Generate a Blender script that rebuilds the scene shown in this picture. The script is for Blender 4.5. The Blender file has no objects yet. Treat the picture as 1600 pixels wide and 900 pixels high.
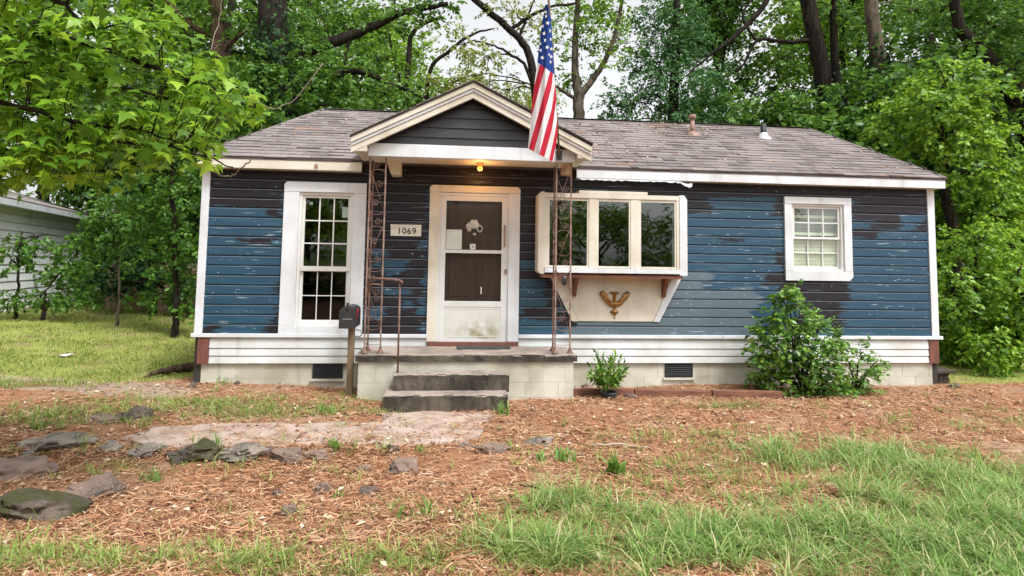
import bpy, bmesh, math, random
import numpy as np
from mathutils import Vector, Matrix, noise as mnoise
R = math.radians
random.seed(7)
scene = bpy.context.scene
COL = scene.collection

# ------------------------------------------------------------------ camera
CF, CCY, PITCH, ROLL, YAW = 999.86, 331.87, 0.08072, 0.0152, 0.10356
CAM = Vector((3.0853, -8.745, 1.648))
_fw = Vector((math.sin(YAW)*math.cos(PITCH), math.cos(YAW)*math.cos(PITCH), math.sin(PITCH)))
_r = Vector((math.cos(YAW), -math.sin(YAW), 0)); _u = _r.cross(_fw)
_r2 = math.cos(ROLL)*_r+math.sin(ROLL)*_u; _u2 = -math.sin(ROLL)*_r+math.cos(ROLL)*_u
cd = bpy.data.cameras.new('camera'); cam = bpy.data.objects.new('camera', cd); COL.objects.link(cam)
cam.matrix_world = Matrix(((_r2.x, _u2.x, -_fw.x, CAM.x), (_r2.y, _u2.y, -_fw.y, CAM.y), (_r2.z, _u2.z, -_fw.z, CAM.z), (0, 0, 0, 1)))
cd.sensor_fit = 'HORIZONTAL'; cd.sensor_width = 36; cd.lens = 36*CF/1600
cd.shift_y = -(450-CCY)/1600
cd.clip_start = 0.05; cd.clip_end = 500
scene.camera = cam

# ------------------------------------------------------------------ sky, sun, exposure
SUN_EL, SUN_AZ = 58.0, 142.0          # azimuth clockwise from +Y: behind the camera, a little right
world = bpy.data.worlds.new('World'); scene.world = world; world.use_nodes = True
wn = world.node_tree.nodes; wl = world.node_tree.links
bg = wn['Background']; sky = wn.new('ShaderNodeTexSky'); sky.sky_type = 'NISHITA'; sky.sun_disc = False
sky.sun_elevation = R(SUN_EL); sky.sun_rotation = R(SUN_AZ); sky.dust_density = 4.0; sky.air_density = 1.0
hs = wn.new('ShaderNodeHueSaturation'); hs.inputs['Saturation'].default_value = 0.10
wl.new(sky.outputs[0], hs.inputs['Color']); wl.new(hs.outputs[0], bg.inputs[0]); bg.inputs[1].default_value = 0.15
sd = bpy.data.lights.new('sun', 'SUN'); sd.energy = 1.5; sd.angle = R(12); sd.color = (1, .985, .965)
sun = bpy.data.objects.new('sun', sd); COL.objects.link(sun)
_sv = Vector((math.sin(R(SUN_AZ))*math.cos(R(SUN_EL)), math.cos(R(SUN_AZ))*math.cos(R(SUN_EL)), math.sin(R(SUN_EL))))
sun.rotation_euler = _sv.to_track_quat('Z', 'Y').to_euler()
scene.view_settings.view_transform = 'Standard'; scene.view_settings.look = 'None'
scene.view_settings.exposure = 0.95; scene.view_settings.gamma = 1.0
scene.render.engine = 'CYCLES'

# ------------------------------------------------------------------ picture point -> place
def ray(x, y): return _fw+_r2*((x-800)/CF)-_u2*((y-CCY)/CF)
def at(x, y, Y=0.0):
    d = ray(x, y); return CAM+d*((Y-CAM.y)/d.y)
def sst(a, b, x):
    t = np.clip((x-a)/(b-a), 0, 1); return t*t*(3-2*t)
def gz(x, y):
    """ground height"""
    x = np.asarray(x, float); y = np.asarray(y, float)
    h = 0.06*sst(3, -0.5, x)*sst(-3.2, -1.0, y) - 0.03*sst(7, 11, x)*sst(-2, 0, y)
    h = h+0.36*sst(0.5, -5, x)*sst(-1.5, 8, y)
    h = h-0.07*sst(-2.75, -3.1, y)*sst(3.2, 2.2, x)
    h = h+0.012*np.sin(x*2.1+y*1.3)+0.010*np.sin(y*3.1-x*1.7+1)+0.006*np.sin(x*6.3+2*np.sin(y*4.1))
    return h
def G(x, y):
    d = ray(x, y); z = 0.0
    for _ in range(12):
        p = CAM+d*((z-CAM.z)/d.z); z = float(gz(p.x, p.y))
    return p

# ------------------------------------------------------------------ object helpers
def empty(name, loc):
    o = bpy.data.objects.new(name, None); COL.objects.link(o); o.location = loc; o.empty_display_size = .1; return o
def tag(o, label=None, cat=None, group=None, kind=None):
    if label: o['label'] = label
    if cat: o['category'] = cat
    if group: o['group'] = group
    if kind: o['kind'] = kind
    return o
def thing(name, label, cat, loc=(0, 0, 0), group=None): return tag(empty(name, loc), label, cat, group)
def link(name, me, mat=None, parent=None):
    o = bpy.data.objects.new(name, me); COL.objects.link(o)
    if mat is not None and not me.materials: me.materials.append(mat)
    if parent is not None:
        o.parent = parent
        if parent.type == 'EMPTY': o.matrix_parent_inverse = Matrix.Translation(-Vector(parent.location))
    return o
class MB:
    def __init__(s): s.v = []; s.f = []
    def add(s, vs, fs):
        n = len(s.v); s.v += [tuple(v) for v in vs]; s.f += [tuple(i+n for i in f) for f in fs]; return s
    def box(s, x0, x1, y0, y1, z0, z1):
        return s.add([(x0, y0, z0), (x1, y0, z0), (x1, y1, z0), (x0, y1, z0), (x0, y0, z1), (x1, y0, z1), (x1, y1, z1), (x0, y1, z1)],
                     [(0, 3, 2, 1), (4, 5, 6, 7), (0, 1, 5, 4), (1, 2, 6, 5), (2, 3, 7, 6), (3, 0, 4, 7)])
    def prism(s, pts, y0, y1):
        """polygon in XZ (counter-clockwise seen from -Y) pushed along Y"""
        n = len(pts)
        vs = [(x, y0, z) for x, z in pts]+[(x, y1, z) for x, z in pts]
        fs = [tuple(range(n)), tuple(range(2*n-1, n-1, -1))]+[(i, i+n, (i+1) % n+n, (i+1) % n) for i in range(n)]
        return s.add(vs, fs)
    def slab(s, pts, dz):
        """polygon given as 3-D points, thickened downwards"""
        n = len(pts); vs = [tuple(p) for p in pts]+[(p[0], p[1], p[2]-dz) for p in pts]
        return s.add(vs, [tuple(range(n)), tuple(range(2*n-1, n-1, -1))]+[(i, i+n, (i+1) % n+n, (i+1) % n) for i in range(n)])
    def tube(s, path, rad, seg=6, cap=True):
        P = [Vector(p) for p in path]; n = len(P)
        if not hasattr(rad, '__len__'): rad = [rad]*n
        up = Vector((0.13, 0.31, 1)).normalized(); rings = []
        for i in range(n):
            t = (P[min(i+1, n-1)]-P[max(i-1, 0)])
            t = t.normalized() if t.length > 1e-9 else Vector((0, 0, 1))
            if abs(t.dot(up)) > .97: up = Vector((1, .2, 0.1)).normalized()
            a = t.cross(up).normalized(); b = t.cross(a)
            rings.append([P[i]+(a*math.cos(k*2*math.pi/seg)+b*math.sin(k*2*math.pi/seg))*rad[i] for k in range(seg)])
        vs = [p for r_ in rings for p in r_]; fs = []
        for i in range(n-1):
            for k in range(seg): fs.append((i*seg+k, i*seg+(k+1) % seg, (i+1)*seg+(k+1) % seg, (i+1)*seg+k))
        if cap: fs += [tuple(range(seg-1, -1, -1)), tuple((n-1)*seg+k for k in range(seg))]
        return s.add(vs, fs)
    def lathe(s, prof, c, seg=14):
        vs = []; fs = []; m = len(prof)
        for k in range(seg):
            a = 2*math.pi*k/seg
            vs += [(c[0]+r_*math.cos(a), c[1]+r_*math.sin(a), c[2]+z) for r_, z in prof]
        for k in range(seg):
            k2 = (k+1) % seg
            for i in range(m-1): fs.append((k*m+i, k2*m+i, k2*m+i+1, k*m+i+1))
        return s.add(vs, fs)
    def mesh(s, name, smooth=False):
        me = bpy.data.meshes.new(name); me.from_pydata(s.v, [], s.f); me.update()
        if smooth: me.polygons.foreach_set('use_smooth', [True]*len(me.polygons))
        return me
    def build(s, name, mat, parent=None, smooth=False, bevel=0):
        o = link(name, s.mesh(name, smooth), mat, parent)
        if bevel:
            m = o.modifiers.new('b', 'BEVEL'); m.width = bevel; m.segments = 2; m.limit_method = 'ANGLE'
        return o
def box(name, mat, parent, *d, bevel=0): return MB().box(*d).build(name, mat, parent, bevel=bevel)
def struct(o): o['kind'] = 'structure'; return o
def npmesh(name, V, F, smooth=False):
    """numpy vertices (n,3), faces (m,k) of equal size"""
    me = bpy.data.meshes.new(name); V = np.ascontiguousarray(V, np.float32); F = np.ascontiguousarray(F, np.int32); k = F.shape[1]
    me.vertices.add(len(V)); me.vertices.foreach_set('co', V.ravel())
    me.loops.add(F.size); me.loops.foreach_set('vertex_index', F.ravel())
    me.polygons.add(len(F)); me.polygons.foreach_set('loop_start', np.arange(0, F.size, k, dtype=np.int32))
    try: me.polygons.foreach_set('loop_total', np.full(len(F), k, np.int32))
    except Exception: pass
    if smooth: me.polygons.foreach_set('use_smooth', np.ones(len(F), bool))
    me.update(calc_edges=True); return me

# ------------------------------------------------------------------ material helpers
class NT:
    def __init__(s, name):
        s.m = bpy.data.materials.new(name); s.m.use_nodes = True; s.t = s.m.node_tree; s.n = s.t.nodes; s.l = s.t.links
        s.b = s.n['Principled BSDF']; s._pos = None
    def pos(s):
        if s._pos is None: s._pos = s.n.new('ShaderNodeNewGeometry')
        return s._pos.outputs['Position']
    def put(s, sock, v):
        if isinstance(v, (int, float)): sock.default_value = v
        elif isinstance(v, (tuple, list)): sock.default_value = tuple(v)+((1,) if len(v) == 3 and len(sock.default_value) == 4 else ())
        else: s.l.new(v, sock)
    def ma(s, op, a, b=0.0, c=0.0, clamp=False):
        n = s.n.new('ShaderNodeMath'); n.operation = op; n.use_clamp = clamp
        for i, v in enumerate((a, b, c)): s.put(n.inputs[i], v)
        return n.outputs[0]
    def mapping(s, scale, vec=None, loc=(0, 0, 0)):
        n = s.n.new('ShaderNodeMapping'); s.l.new(vec or s.pos(), n.inputs[0]); n.inputs['Scale'].default_value = scale; n.inputs['Location'].default_value = loc
        return n.outputs[0]
    def noise(s, scale, vec=None, detail=4, rough=.55):
        n = s.n.new('ShaderNodeTexNoise'); s.l.new(vec or s.pos(), n.inputs['Vector']); n.inputs['Scale'].default_value = scale
        n.inputs['Detail'].default_value = detail; n.inputs['Roughness'].default_value = rough; return n.outputs['Fac']
    def vor(s, scale, vec=None, feature='F1'):
        n = s.n.new('ShaderNodeTexVoronoi'); n.feature = feature; s.l.new(vec or s.pos(), n.inputs['Vector']); n.inputs['Scale'].default_value = scale; return n.outputs['Distance']
    def step(s, v, lo, hi):
        n = s.n.new('ShaderNodeMapRange'); n.interpolation_type = 'SMOOTHSTEP'; s.put(n.inputs[0], v); n.inputs[1].default_value = lo; n.inputs[2].default_value = hi; return n.outputs[0]
    def mix(s, f, a, b):
        n = s.n.new('ShaderNodeMix'); n.data_type = 'RGBA'; s.put(n.inputs[0], f); s.put(n.inputs[6], a); s.put(n.inputs[7], b); return n.outputs[2]
    def ramp(s, f, stops):
        n = s.n.new('ShaderNodeValToRGB'); s.l.new(f, n.inputs[0]); e = n.color_ramp.elements
        while len(e) < len(stops): e.new(.5)
        for i, (p, c) in enumerate(stops): e[i].position = p; e[i].color = tuple(c)+(1,)
        return n.outputs[0]
    def rnd(s):
        s.pos(); return s._pos.outputs['Random Per Island']
    def objrnd(s):
        return s.n.new('ShaderNodeObjectInfo').outputs['Random']
    def xyz(s):
        n = s.n.new('ShaderNodeSeparateXYZ'); s.l.new(s.pos(), n.inputs[0]); return n.outputs
    def bump(s, h, strength=.3, dist=.01):
        n = s.n.new('ShaderNodeBump'); n.inputs['Strength'].default_value = strength; n.inputs['Distance'].default_value = dist
        s.l.new(h, n.inputs['Height']); s.l.new(n.outputs[0], s.b.inputs['Normal'])
    def out(s, col, rough=.7, metal=0, spec=.5):
        s.put(s.b.inputs['Base Color'], col); s.put(s.b.inputs['Roughness'], rough); s.b.inputs['Metallic'].default_value = metal
        s.b.inputs['Specular IOR Level'].default_value = spec; return s.m
def simple(name, c1, c2=None, scale=6, rough=.7, bump=0, bscale=40, metal=0, lo=.35, hi=.65, spec=.5, stretch=(1, 1, 1), vary=0):
    t = NT(name); c2 = c2 or tuple(x*.75 for x in c1)
    v = t.mapping(stretch)
    col = t.mix(t.step(t.noise(scale, v), lo, hi), c1, c2)
    if vary:
        h = t.n.new('ShaderNodeHueSaturation'); t.l.new(col, h.inputs['Color'])
        t.l.new(t.ma('MULTIPLY_ADD', t.objrnd(), 2*vary, 1-vary), h.inputs['Value']); col = h.outputs[0]
    if bump: t.bump(t.noise(bscale, v, 3), bump, .01)
    return t.out(col, rough, metal, spec)
def worn_white(name, base, dirt, chip, rough=.6, lo=.42):
    """old white paint: soft grime, vertical runs, small chips to the wood"""
    t = NT(name)
    c = t.mix(t.step(t.noise(1.7, None, 5), lo, .72), base, dirt)
    c = t.mix(t.ma('MULTIPLY', t.step(t.noise(7, t.mapping((1, 1, .12)), 4), .56, .75), .5), c, tuple(x*.72 for x in dirt))
    c = t.mix(t.step(t.noise(34, t.mapping((.5, .5, 1)), 3, .65), .695, .72), c, chip)
    t.bump(t.noise(28, t.mapping((.4, .4, 1)), 4), .15, .004)
    return t.out(c, rough)
def leafmat(name, stops, trans=.32, rough=.45, spec=.4):
    t = NT(name); c = t.ramp(t.rnd(), stops); t.out(c, rough, 0, spec)
    tr = t.n.new('ShaderNodeBsdfTranslucent'); mx = t.n.new('ShaderNodeMixShader'); mx.inputs[0].default_value = trans
    h = t.n.new('ShaderNodeHueSaturation'); h.inputs['Value'].default_value = 1.5; h.inputs['Hue'].default_value = .485; t.l.new(c, h.inputs['Color']); t.l.new(h.outputs[0], tr.inputs[0])
    t.l.new(t.b.outputs[0], mx.inputs[1]); t.l.new(tr.outputs[0], mx.inputs[2]); t.l.new(mx.outputs[0], t.n['Material Output'].inputs[0]); return t.m
def glassmat(name, tint=(.9, .95, .93), refl=1.0, ior=1.5):
    t = NT(name); tr = t.n.new('ShaderNodeBsdfTransparent'); tr.inputs[0].default_value = tint+(1,)
    gl = t.n.new('ShaderNodeBsdfGlossy'); gl.inputs['Roughness'].default_value = .015; gl.inputs[0].default_value = (refl, refl, refl, 1)
    fr = t.n.new('ShaderNodeFresnel'); t.pos(); t.l.new(t.ma('POWER', ior, t.ma('MULTIPLY_ADD', t._pos.outputs['Backfacing'], -2.0, 1.0)), fr.inputs[0]); mx = t.n.new('ShaderNodeMixShader')
    nb = t.n.new('ShaderNodeBump'); nb.inputs['Strength'].default_value = .05; nb.inputs['Distance'].default_value = .02; t.l.new(t.noise(2.2, None, 2), nb.inputs['Height']); t.l.new(nb.outputs[0], gl.inputs['Normal'])
    t.l.new(fr.outputs[0], mx.inputs[0]); t.l.new(tr.outputs[0], mx.inputs[1]); t.l.new(gl.outputs[0], mx.inputs[2]); t.l.new(mx.outputs[0], t.n['Material Output'].inputs[0]); return t.m
# ------------------------------------------------------------------ materials
E_ = 0.127; WT = 0.70
def siding_paint():
    """blue paint over an older purplish black coat: blue has peeled in ragged patches that follow the boards"""
    t = NT('peeling_blue_siding'); x, y, z = t.xyz()
    k = t.ma('FLOOR', t.ma('DIVIDE', t.ma('SUBTRACT', z, WT-.002), E_))
    cv = t.n.new('ShaderNodeCombineXYZ'); t.l.new(x, cv.inputs[0]); t.l.new(t.ma('MULTIPLY', k, 5.37), cv.inputs[1]); t.l.new(t.ma('MULTIPLY', z, 3.0), cv.inputs[2])
    nb = t.noise(1.6, cv.outputs[0], 5, .65); nf = t.noise(11, t.mapping((.35, 1, 3.0)), 6, .7)
    xd = t.ma('ADD', x, t.ma('ADD', t.ma('MULTIPLY', t.ma('SUBTRACT', nb, .5), .75), t.ma('MULTIPLY', t.ma('SUBTRACT', nf, .5), .55)))
    kd = t.ma('ADD', t.ma('DIVIDE', t.ma('SUBTRACT', z, WT-.002), E_), t.ma('MULTIPLY', t.ma('SUBTRACT', nf, .5), 1.5))
    def area(boxes):
        tot = None
        for (x0, y0, x1, y1) in boxes:
            a = at((x0+x1)/2, y0); b = at((x0+x1)/2, y1); k1 = (a.z-WT)/E_; k0 = (b.z-WT)/E_; xa = at(x0, (y0+y1)/2).x; xb = at(x1, (y0+y1)/2).x
            # distance inside the box in metres / courses, then threshold
            dx = t.ma('SUBTRACT', (xb-xa)/2, t.ma('ABSOLUTE', t.ma('SUBTRACT', xd, (xa+xb)/2)))
            dk = t.ma('SUBTRACT', (k1-k0)/2, t.ma('ABSOLUTE', t.ma('SUBTRACT', kd, (k0+k1)/2)))
            d = t.ma('MINIMUM', t.ma('MULTIPLY', dx, 8.0), dk)
            tot = d if tot is None else t.ma('MAXIMUM', tot, d)
        return t.step(tot, -.04, .04)
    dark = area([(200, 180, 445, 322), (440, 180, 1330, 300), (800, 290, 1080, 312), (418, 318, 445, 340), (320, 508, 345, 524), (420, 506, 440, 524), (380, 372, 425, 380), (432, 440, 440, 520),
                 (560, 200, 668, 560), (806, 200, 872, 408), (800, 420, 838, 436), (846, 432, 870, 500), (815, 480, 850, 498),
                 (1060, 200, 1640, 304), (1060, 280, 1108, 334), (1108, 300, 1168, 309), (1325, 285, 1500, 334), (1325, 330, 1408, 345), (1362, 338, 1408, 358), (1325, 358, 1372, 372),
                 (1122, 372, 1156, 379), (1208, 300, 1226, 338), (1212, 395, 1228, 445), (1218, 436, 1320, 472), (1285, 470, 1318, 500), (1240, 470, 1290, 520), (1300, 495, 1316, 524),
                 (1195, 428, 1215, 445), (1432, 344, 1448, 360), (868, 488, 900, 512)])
    blue = area([(560, 480, 600, 500), (600, 405, 630, 424), (600, 426, 616, 436), (565, 388, 606, 400), (590, 452, 640, 460), (632, 470, 650, 482)])
    grey = area([(1015, 424, 1105, 462), (1000, 452, 1178, 540), (880, 498, 1190, 540), (1150, 448, 1180, 460)])
    hue = t.noise(1.1, t.mapping((1, 1, 4)), 4)
    cb = t.mix(hue, (.021, .068, .114), (.014, .047, .080)); cb = t.mix(t.step(t.noise(5, t.mapping((.3, 1, 5)), 4), .5, .7), cb, (.033, .088, .13))
    cg = t.mix(hue, (.072, .108, .135), (.105, .142, .168))
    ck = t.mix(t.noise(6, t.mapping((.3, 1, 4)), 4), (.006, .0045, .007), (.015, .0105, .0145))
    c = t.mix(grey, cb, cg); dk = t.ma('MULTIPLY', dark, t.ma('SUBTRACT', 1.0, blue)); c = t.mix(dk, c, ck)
    # chips to primer: flat flakes, more of them on the blue and near the lower lips
    ch = t.noise(30, t.mapping((.35, 1, 1.3)), 2, .6); reg = t.noise(1.3, None, 3)
    chip = t.ma('MULTIPLY', t.step(t.ma('ADD', ch, t.ma('MULTIPLY', reg, .22)), .83, .845), t.ma('SUBTRACT', 1.0, t.ma('MULTIPLY', dk, .8)))
    c = t.mix(chip, c, (.34, .39, .43)); st2 = t.noise(9, t.mapping((.22, 1, 3.2)), 4, .6); c = t.mix(t.ma('MULTIPLY', t.step(t.ma('ADD', st2, t.ma('MULTIPLY', reg, .3)), .80, .83), t.ma('SUBTRACT', 1.0, t.ma('MULTIPLY', dk, .75))), c, (.22, .28, .33))
    sp = t.vor(11, t.mapping((.8, 1, 1)))
    c = t.mix(t.ma('MULTIPLY', t.step(sp, .085, .06), t.step(t.noise(2.1, None, 2), .47, .6)), c, (.5, .53, .55))
    # pale band mixed in along the top bevel of every board
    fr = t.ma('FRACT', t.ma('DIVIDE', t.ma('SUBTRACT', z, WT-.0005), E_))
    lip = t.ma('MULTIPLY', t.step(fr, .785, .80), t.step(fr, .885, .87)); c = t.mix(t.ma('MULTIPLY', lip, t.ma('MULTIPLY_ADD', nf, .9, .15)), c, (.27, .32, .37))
    t.bump(t.ma('ADD', t.noise(40, t.mapping((.15, 1, 1)), 3), t.ma('MULTIPLY', dark, -.6)), .25, .003)
    return t.out(c, t.ma('MULTIPLY_ADD', nf, .25, .38), 0, .32)
M = {}
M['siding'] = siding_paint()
M['gable'] = simple('black_gable_paint', (.011, .0105, .014), (.020, .019, .024), 3, .45, .15, 30, stretch=(.3, 1, 3))
M['trim'] = worn_white('white_trim', (.68, .71, .75), (.55, .565, .575), (.36, .32, .26), .6, .36); M['bright'] = worn_white('fresh_white_boards', (.86, .87, .88), (.80, .80, .80), (.7, .7, .68))
M['cream'] = worn_white('weathered_cream_trim', (.66, .62, .53), (.50, .45, .35), (.26, .19, .12))
M['vinyl'] = worn_white('white_vinyl', (.68, .71, .725), (.53, .53, .49), (.48, .45, .38), .45, .36)
M['block'] = worn_white('painted_block', (.60, .585, .51), (.36, .34, .26), (.14, .16, .08), .85, .30)
M['rust_wood'] = simple('rust_brown_board', (.20, .075, .05), (.13, .05, .035), 9, .75, .3, 60, stretch=(3, 3, .4))
M['wood'] = simple('post_wood', (.24, .17, .10), (.14, .10, .06), 14, .85, .5, 60, stretch=(4, 4, .25))
M['timber'] = simple('bed_timber', (.23, .10, .06), (.14, .06, .04), 7, .85, .5, 40, stretch=(.4, 3, 3))
M['shelf'] = simple('reddish_shelf', (.22, .09, .05), (.13, .05, .03), 10, .7, .2, 40, stretch=(.3, 2, 2))
t = NT('asphalt_shingle'); c = t.ramp(t.rnd(), [(0, (.125, .107, .102)), (.35, (.170, .147, .140)), (.7, (.200, .174, .165)), (1, (.235, .208, .196))])
c = t.mix(t.step(t.noise(.9, t.mapping((1.4, .5, 1)), 4), .45, .7), c, (.245, .21, .205)); c = t.mix(t.step(t.noise(60, None, 2), .6, .75), c, (.065, .054, .055))
c = t.mix(t.ma('MULTIPLY', t.step(t.noise(1.7, None, 5), .62, .72), t.step(t.noise(22, None, 4), .42, .6)), c, (.34, .17, .09))
t.bump(t.noise(120, None, 2), .5, .004); M['shingle'] = t.out(c, .95, 0, .2)
M['felt'] = simple('roof_felt', (.08, .065, .065), rough=.95)
def concrete(name, a, b, stain, amt=.5):
    t = NT(name); c = t.mix(t.step(t.noise(3, None, 6), .35, .68), a, b)
    c = t.mix(t.ma('MULTIPLY', t.step(t.noise(2.3, t.mapping((1, 1, .6)), 6, .65), .5-.12*amt, .68-.1*amt), .85), c, stain)
    c = t.mix(t.step(t.noise(75, None, 2), .64, .7), c, tuple(min(1, v*1.7) for v in a))
    t.bump(t.noise(45, None, 5), .5, .012); return t.out(c, .93, 0, .25)
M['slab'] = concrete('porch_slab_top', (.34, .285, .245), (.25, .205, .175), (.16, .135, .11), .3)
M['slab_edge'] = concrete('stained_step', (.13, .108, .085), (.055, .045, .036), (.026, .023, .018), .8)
M['path'] = concrete('old_path_concrete', (.42, .335, .28), (.33, .25, .205), (.26, .175, .13), .4)
M['iron'] = simple('rusty_ironwork', (.13, .066, .048), (.20, .115, .085), 11, .7, .35, 60)
M['iron_light'] = simple('faded_ironwork', (.29, .20, .16), (.16, .085, .06), 9, .7, .3, 60)
M['black'] = simple('black_plastic', (.020, .021, .024), (.032, .033, .036), 5, .42)
M['rubber'] = simple('doormat_rubber', (.025, .022, .02), (.05, .045, .04), 20, .9)
M['red'] = simple('red_plastic', (.45, .02, .015), rough=.45)
M['brown_door'] = simple('dark_brown_door', (.050, .020, .010), (.034, .013, .007), 4, .5, .2, 30, stretch=(3, 1, .3))
t = NT('grimy_kick_panel'); c = t.mix(t.noise(3), (.66, .66, .62), (.56, .56, .52))
xx, yy, zz = t.xyz(); low = t.step(zz, 1.02, .70); mid = t.step(t.ma('ABSOLUTE', t.ma('SUBTRACT', xx, 3.6)), .34, .05)
c = t.mix(t.ma('MULTIPLY', t.ma('MULTIPLY', low, t.ma('MULTIPLY_ADD', mid, .7, .3)), t.step(t.noise(6, None, 6, .65), .36, .66)), c, (.27, .24, .11)); M['kick'] = t.out(c, .5)
M['alu'] = worn_white('storm_door_frame', (.64, .65, .64), (.54, .54, .51), (.36, .33, .28), .45)
M['frame'] = worn_white('vinyl_window_frame', (.74, .74, .73), (.64, .64, .60), (.5, .47, .42), .4)
M['glass'] = glassmat('window_glass', ior=1.75); M['door_glass'] = glassmat('clear_storm_glass', (.95, .97, .96), .8, 1.22)
M['screen'] = glassmat('screened_glass', (.45, .46, .45), .55)
M['room'] = simple('dark_room', (.045, .04, .035), rough=.9)
M['blind_grey'] = simple('grey_blind', (.30, .28, .24), (.22, .21, .18), 4, .8)  # grey is the upper slats' own colour
M['blind'] = simple('cream_blind', (.80, .74, .60), (.66, .60, .47), 4, .8)
M['paper'] = simple('paper', (.72, .73, .70), (.66, .67, .64), 4, .8)
M['sign'] = simple('number_plate', (.72, .70, .62), (.62, .60, .52), 8, .6)
M['ink'] = simple('sign_ink', (.012, .012, .014), rough=.6)
M['petal'] = simple('white_petals', (.75, .72, .70), (.58, .54, .52), 30, .7)
M['gold'] = simple('antique_gold', (.40, .22, .075), (.22, .11, .035), 22, .42, .3, 60, metal=.55)
M['pipe'] = simple('vent_metal', (.34, .22, .17), (.22, .13, .10), 12, .6)
M['pipe_dark'] = simple('dark_vent_pipe', (.022, .022, .024), rough=.6)
M['flash'] = simple('flashing', (.62, .64, .66), rough=.5)
M['tan'] = simple('tan_plastic', (.55, .42, .27), (.44, .33, .21), 6, .5)
M['meter'] = simple('grey_meter', (.55, .57, .58), rough=.4)
M['rock'] = concrete('brown_rock', (.24, .170, .135), (.15, .108, .09), (.08, .066, .055), .4)
t = NT('mossy_rock'); c = t.mix(t.step(t.noise(4, None, 6), .35, .65), (.19, .15, .12), (.085, .07, .058)); c = t.mix(t.step(t.noise(3.1, None, 6, .65), .44, .60), c, (.075, .078, .032)); t.bump(t.noise(14, None, 8, .7), 1.0, .06); M['moss'] = t.out(c, .95, 0, .2)
M['grey_rock'] = concrete('grey_rock', (.29, .245, .205), (.18, .150, .128), (.09, .08, .066), .5)
def bark(name, a, b):
    t = NT(name); v = t.mapping((3, 3, .55)); n = t.noise(5, v, 6, .65); t.bump(n, 1.0, .05); return t.out(t.mix(t.step(n, .38, .62), a, b), .95, 0, .15)
M['bark'] = bark('dark_bark', (.011, .009, .007), (.034, .027, .020))
M['bark_brown'] = bark('brown_bark', (.045, .029, .019), (.11, .075, .050))
M['bark_pale'] = bark('pale_bark', (.055, .045, .033), (.16, .13, .095))
M['twig'] = simple('grey_twig', (.20, .17, .13), rough=.9)
M['leaf_gum'] = leafmat('sweetgum_leaf', [(0, (.06, .15, .012)), (.4, (.12, .26, .018)), (.75, (.20, .38, .025)), (1, (.32, .50, .05))], .45, .38, .35)
M['leaf_bright'] = leafmat('bright_leaf', [(0, (.055, .145, .012)), (.5, (.14, .29, .022)), (1, (.30, .48, .05))], .42)
M['leaf_mid'] = leafmat('mid_leaf', [(0, (.030, .095, .014)), (.5, (.070, .18, .022)), (1, (.15, .29, .035))], .38)
M['leaf_dark'] = leafmat('dark_leaf', [(0, (.018, .060, .012)), (.5, (.042, .120, .020)), (1, (.09, .20, .035))], .30, .45)
M['leaf_yellow'] = leafmat('yellowish_leaf', [(0, (.12, .18, .03)), (.5, (.24, .31, .06)), (1, (.38, .43, .12))], .42)
M['leaf_blue'] = leafmat('cool_green_leaf', [(0, (.025, .09, .025)), (.5, (.055, .165, .045)), (1, (.11, .25, .065))], .34)
M['leaf_gloss'] = leafmat('glossy_shrub_leaf', [(0, (.030, .10, .014)), (.5, (.085, .21, .026)), (.8, (.17, .33, .04)), (1, (.32, .46, .08))], .26, .35, .5)
M['ivy'] = leafmat('ivy_leaf', [(0, (.010, .034, .010)), (.6, (.022, .065, .016)), (1, (.05, .115, .025))], .2, .6, .2)
M['grass'] = leafmat('grass_blade', [(0, (.13, .20, .04)), (.35, (.19, .31, .06)), (.7, (.28, .38, .09)), (.9, (.40, .42, .16)), (1, (.50, .45, .24))], .32, .5, .3)
M['grass_lush'] = leafmat('lush_grass_blade', [(0, (.085, .18, .035)), (.35, (.15, .29, .060)), (.65, (.25, .39, .10)), (.85, (.42, .46, .20)), (1, (.58, .50, .29))], .32, .5, .3)
M['grass_yellow'] = leafmat('lawn_blade', [(0, (.13, .19, .035)), (.5, (.24, .31, .065)), (.85, (.38, .40, .13)), (1, (.45, .36, .18))], .32, .6, .2)
M['weed'] = leafmat('weed_leaf', [(0, (.08, .19, .03)), (.5, (.14, .29, .05)), (1, (.23, .38, .08))], .32, .42, .4)
t = NT('pine_needles'); M['needle'] = t.out(t.ramp(t.rnd(), [(0, (.13, .050, .027)), (.3, (.33, .150, .075)), (.65, (.50, .26, .140)), (.9, (.60, .38, .23)), (1, (.68, .53, .37))]), .75, 0, .25)
t = NT('dead_leaf'); M['dead'] = t.out(t.ramp(t.rnd(), [(0, (.12, .055, .03)), (.5, (.28, .15, .085)), (.85, (.46, .32, .20)), (1, (.62, .52, .40))]), .75, 0, .25)
M['dead_wood'] = simple('dead_wood', (.48, .40, .31), (.36, .28, .21), 20, .85)
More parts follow.
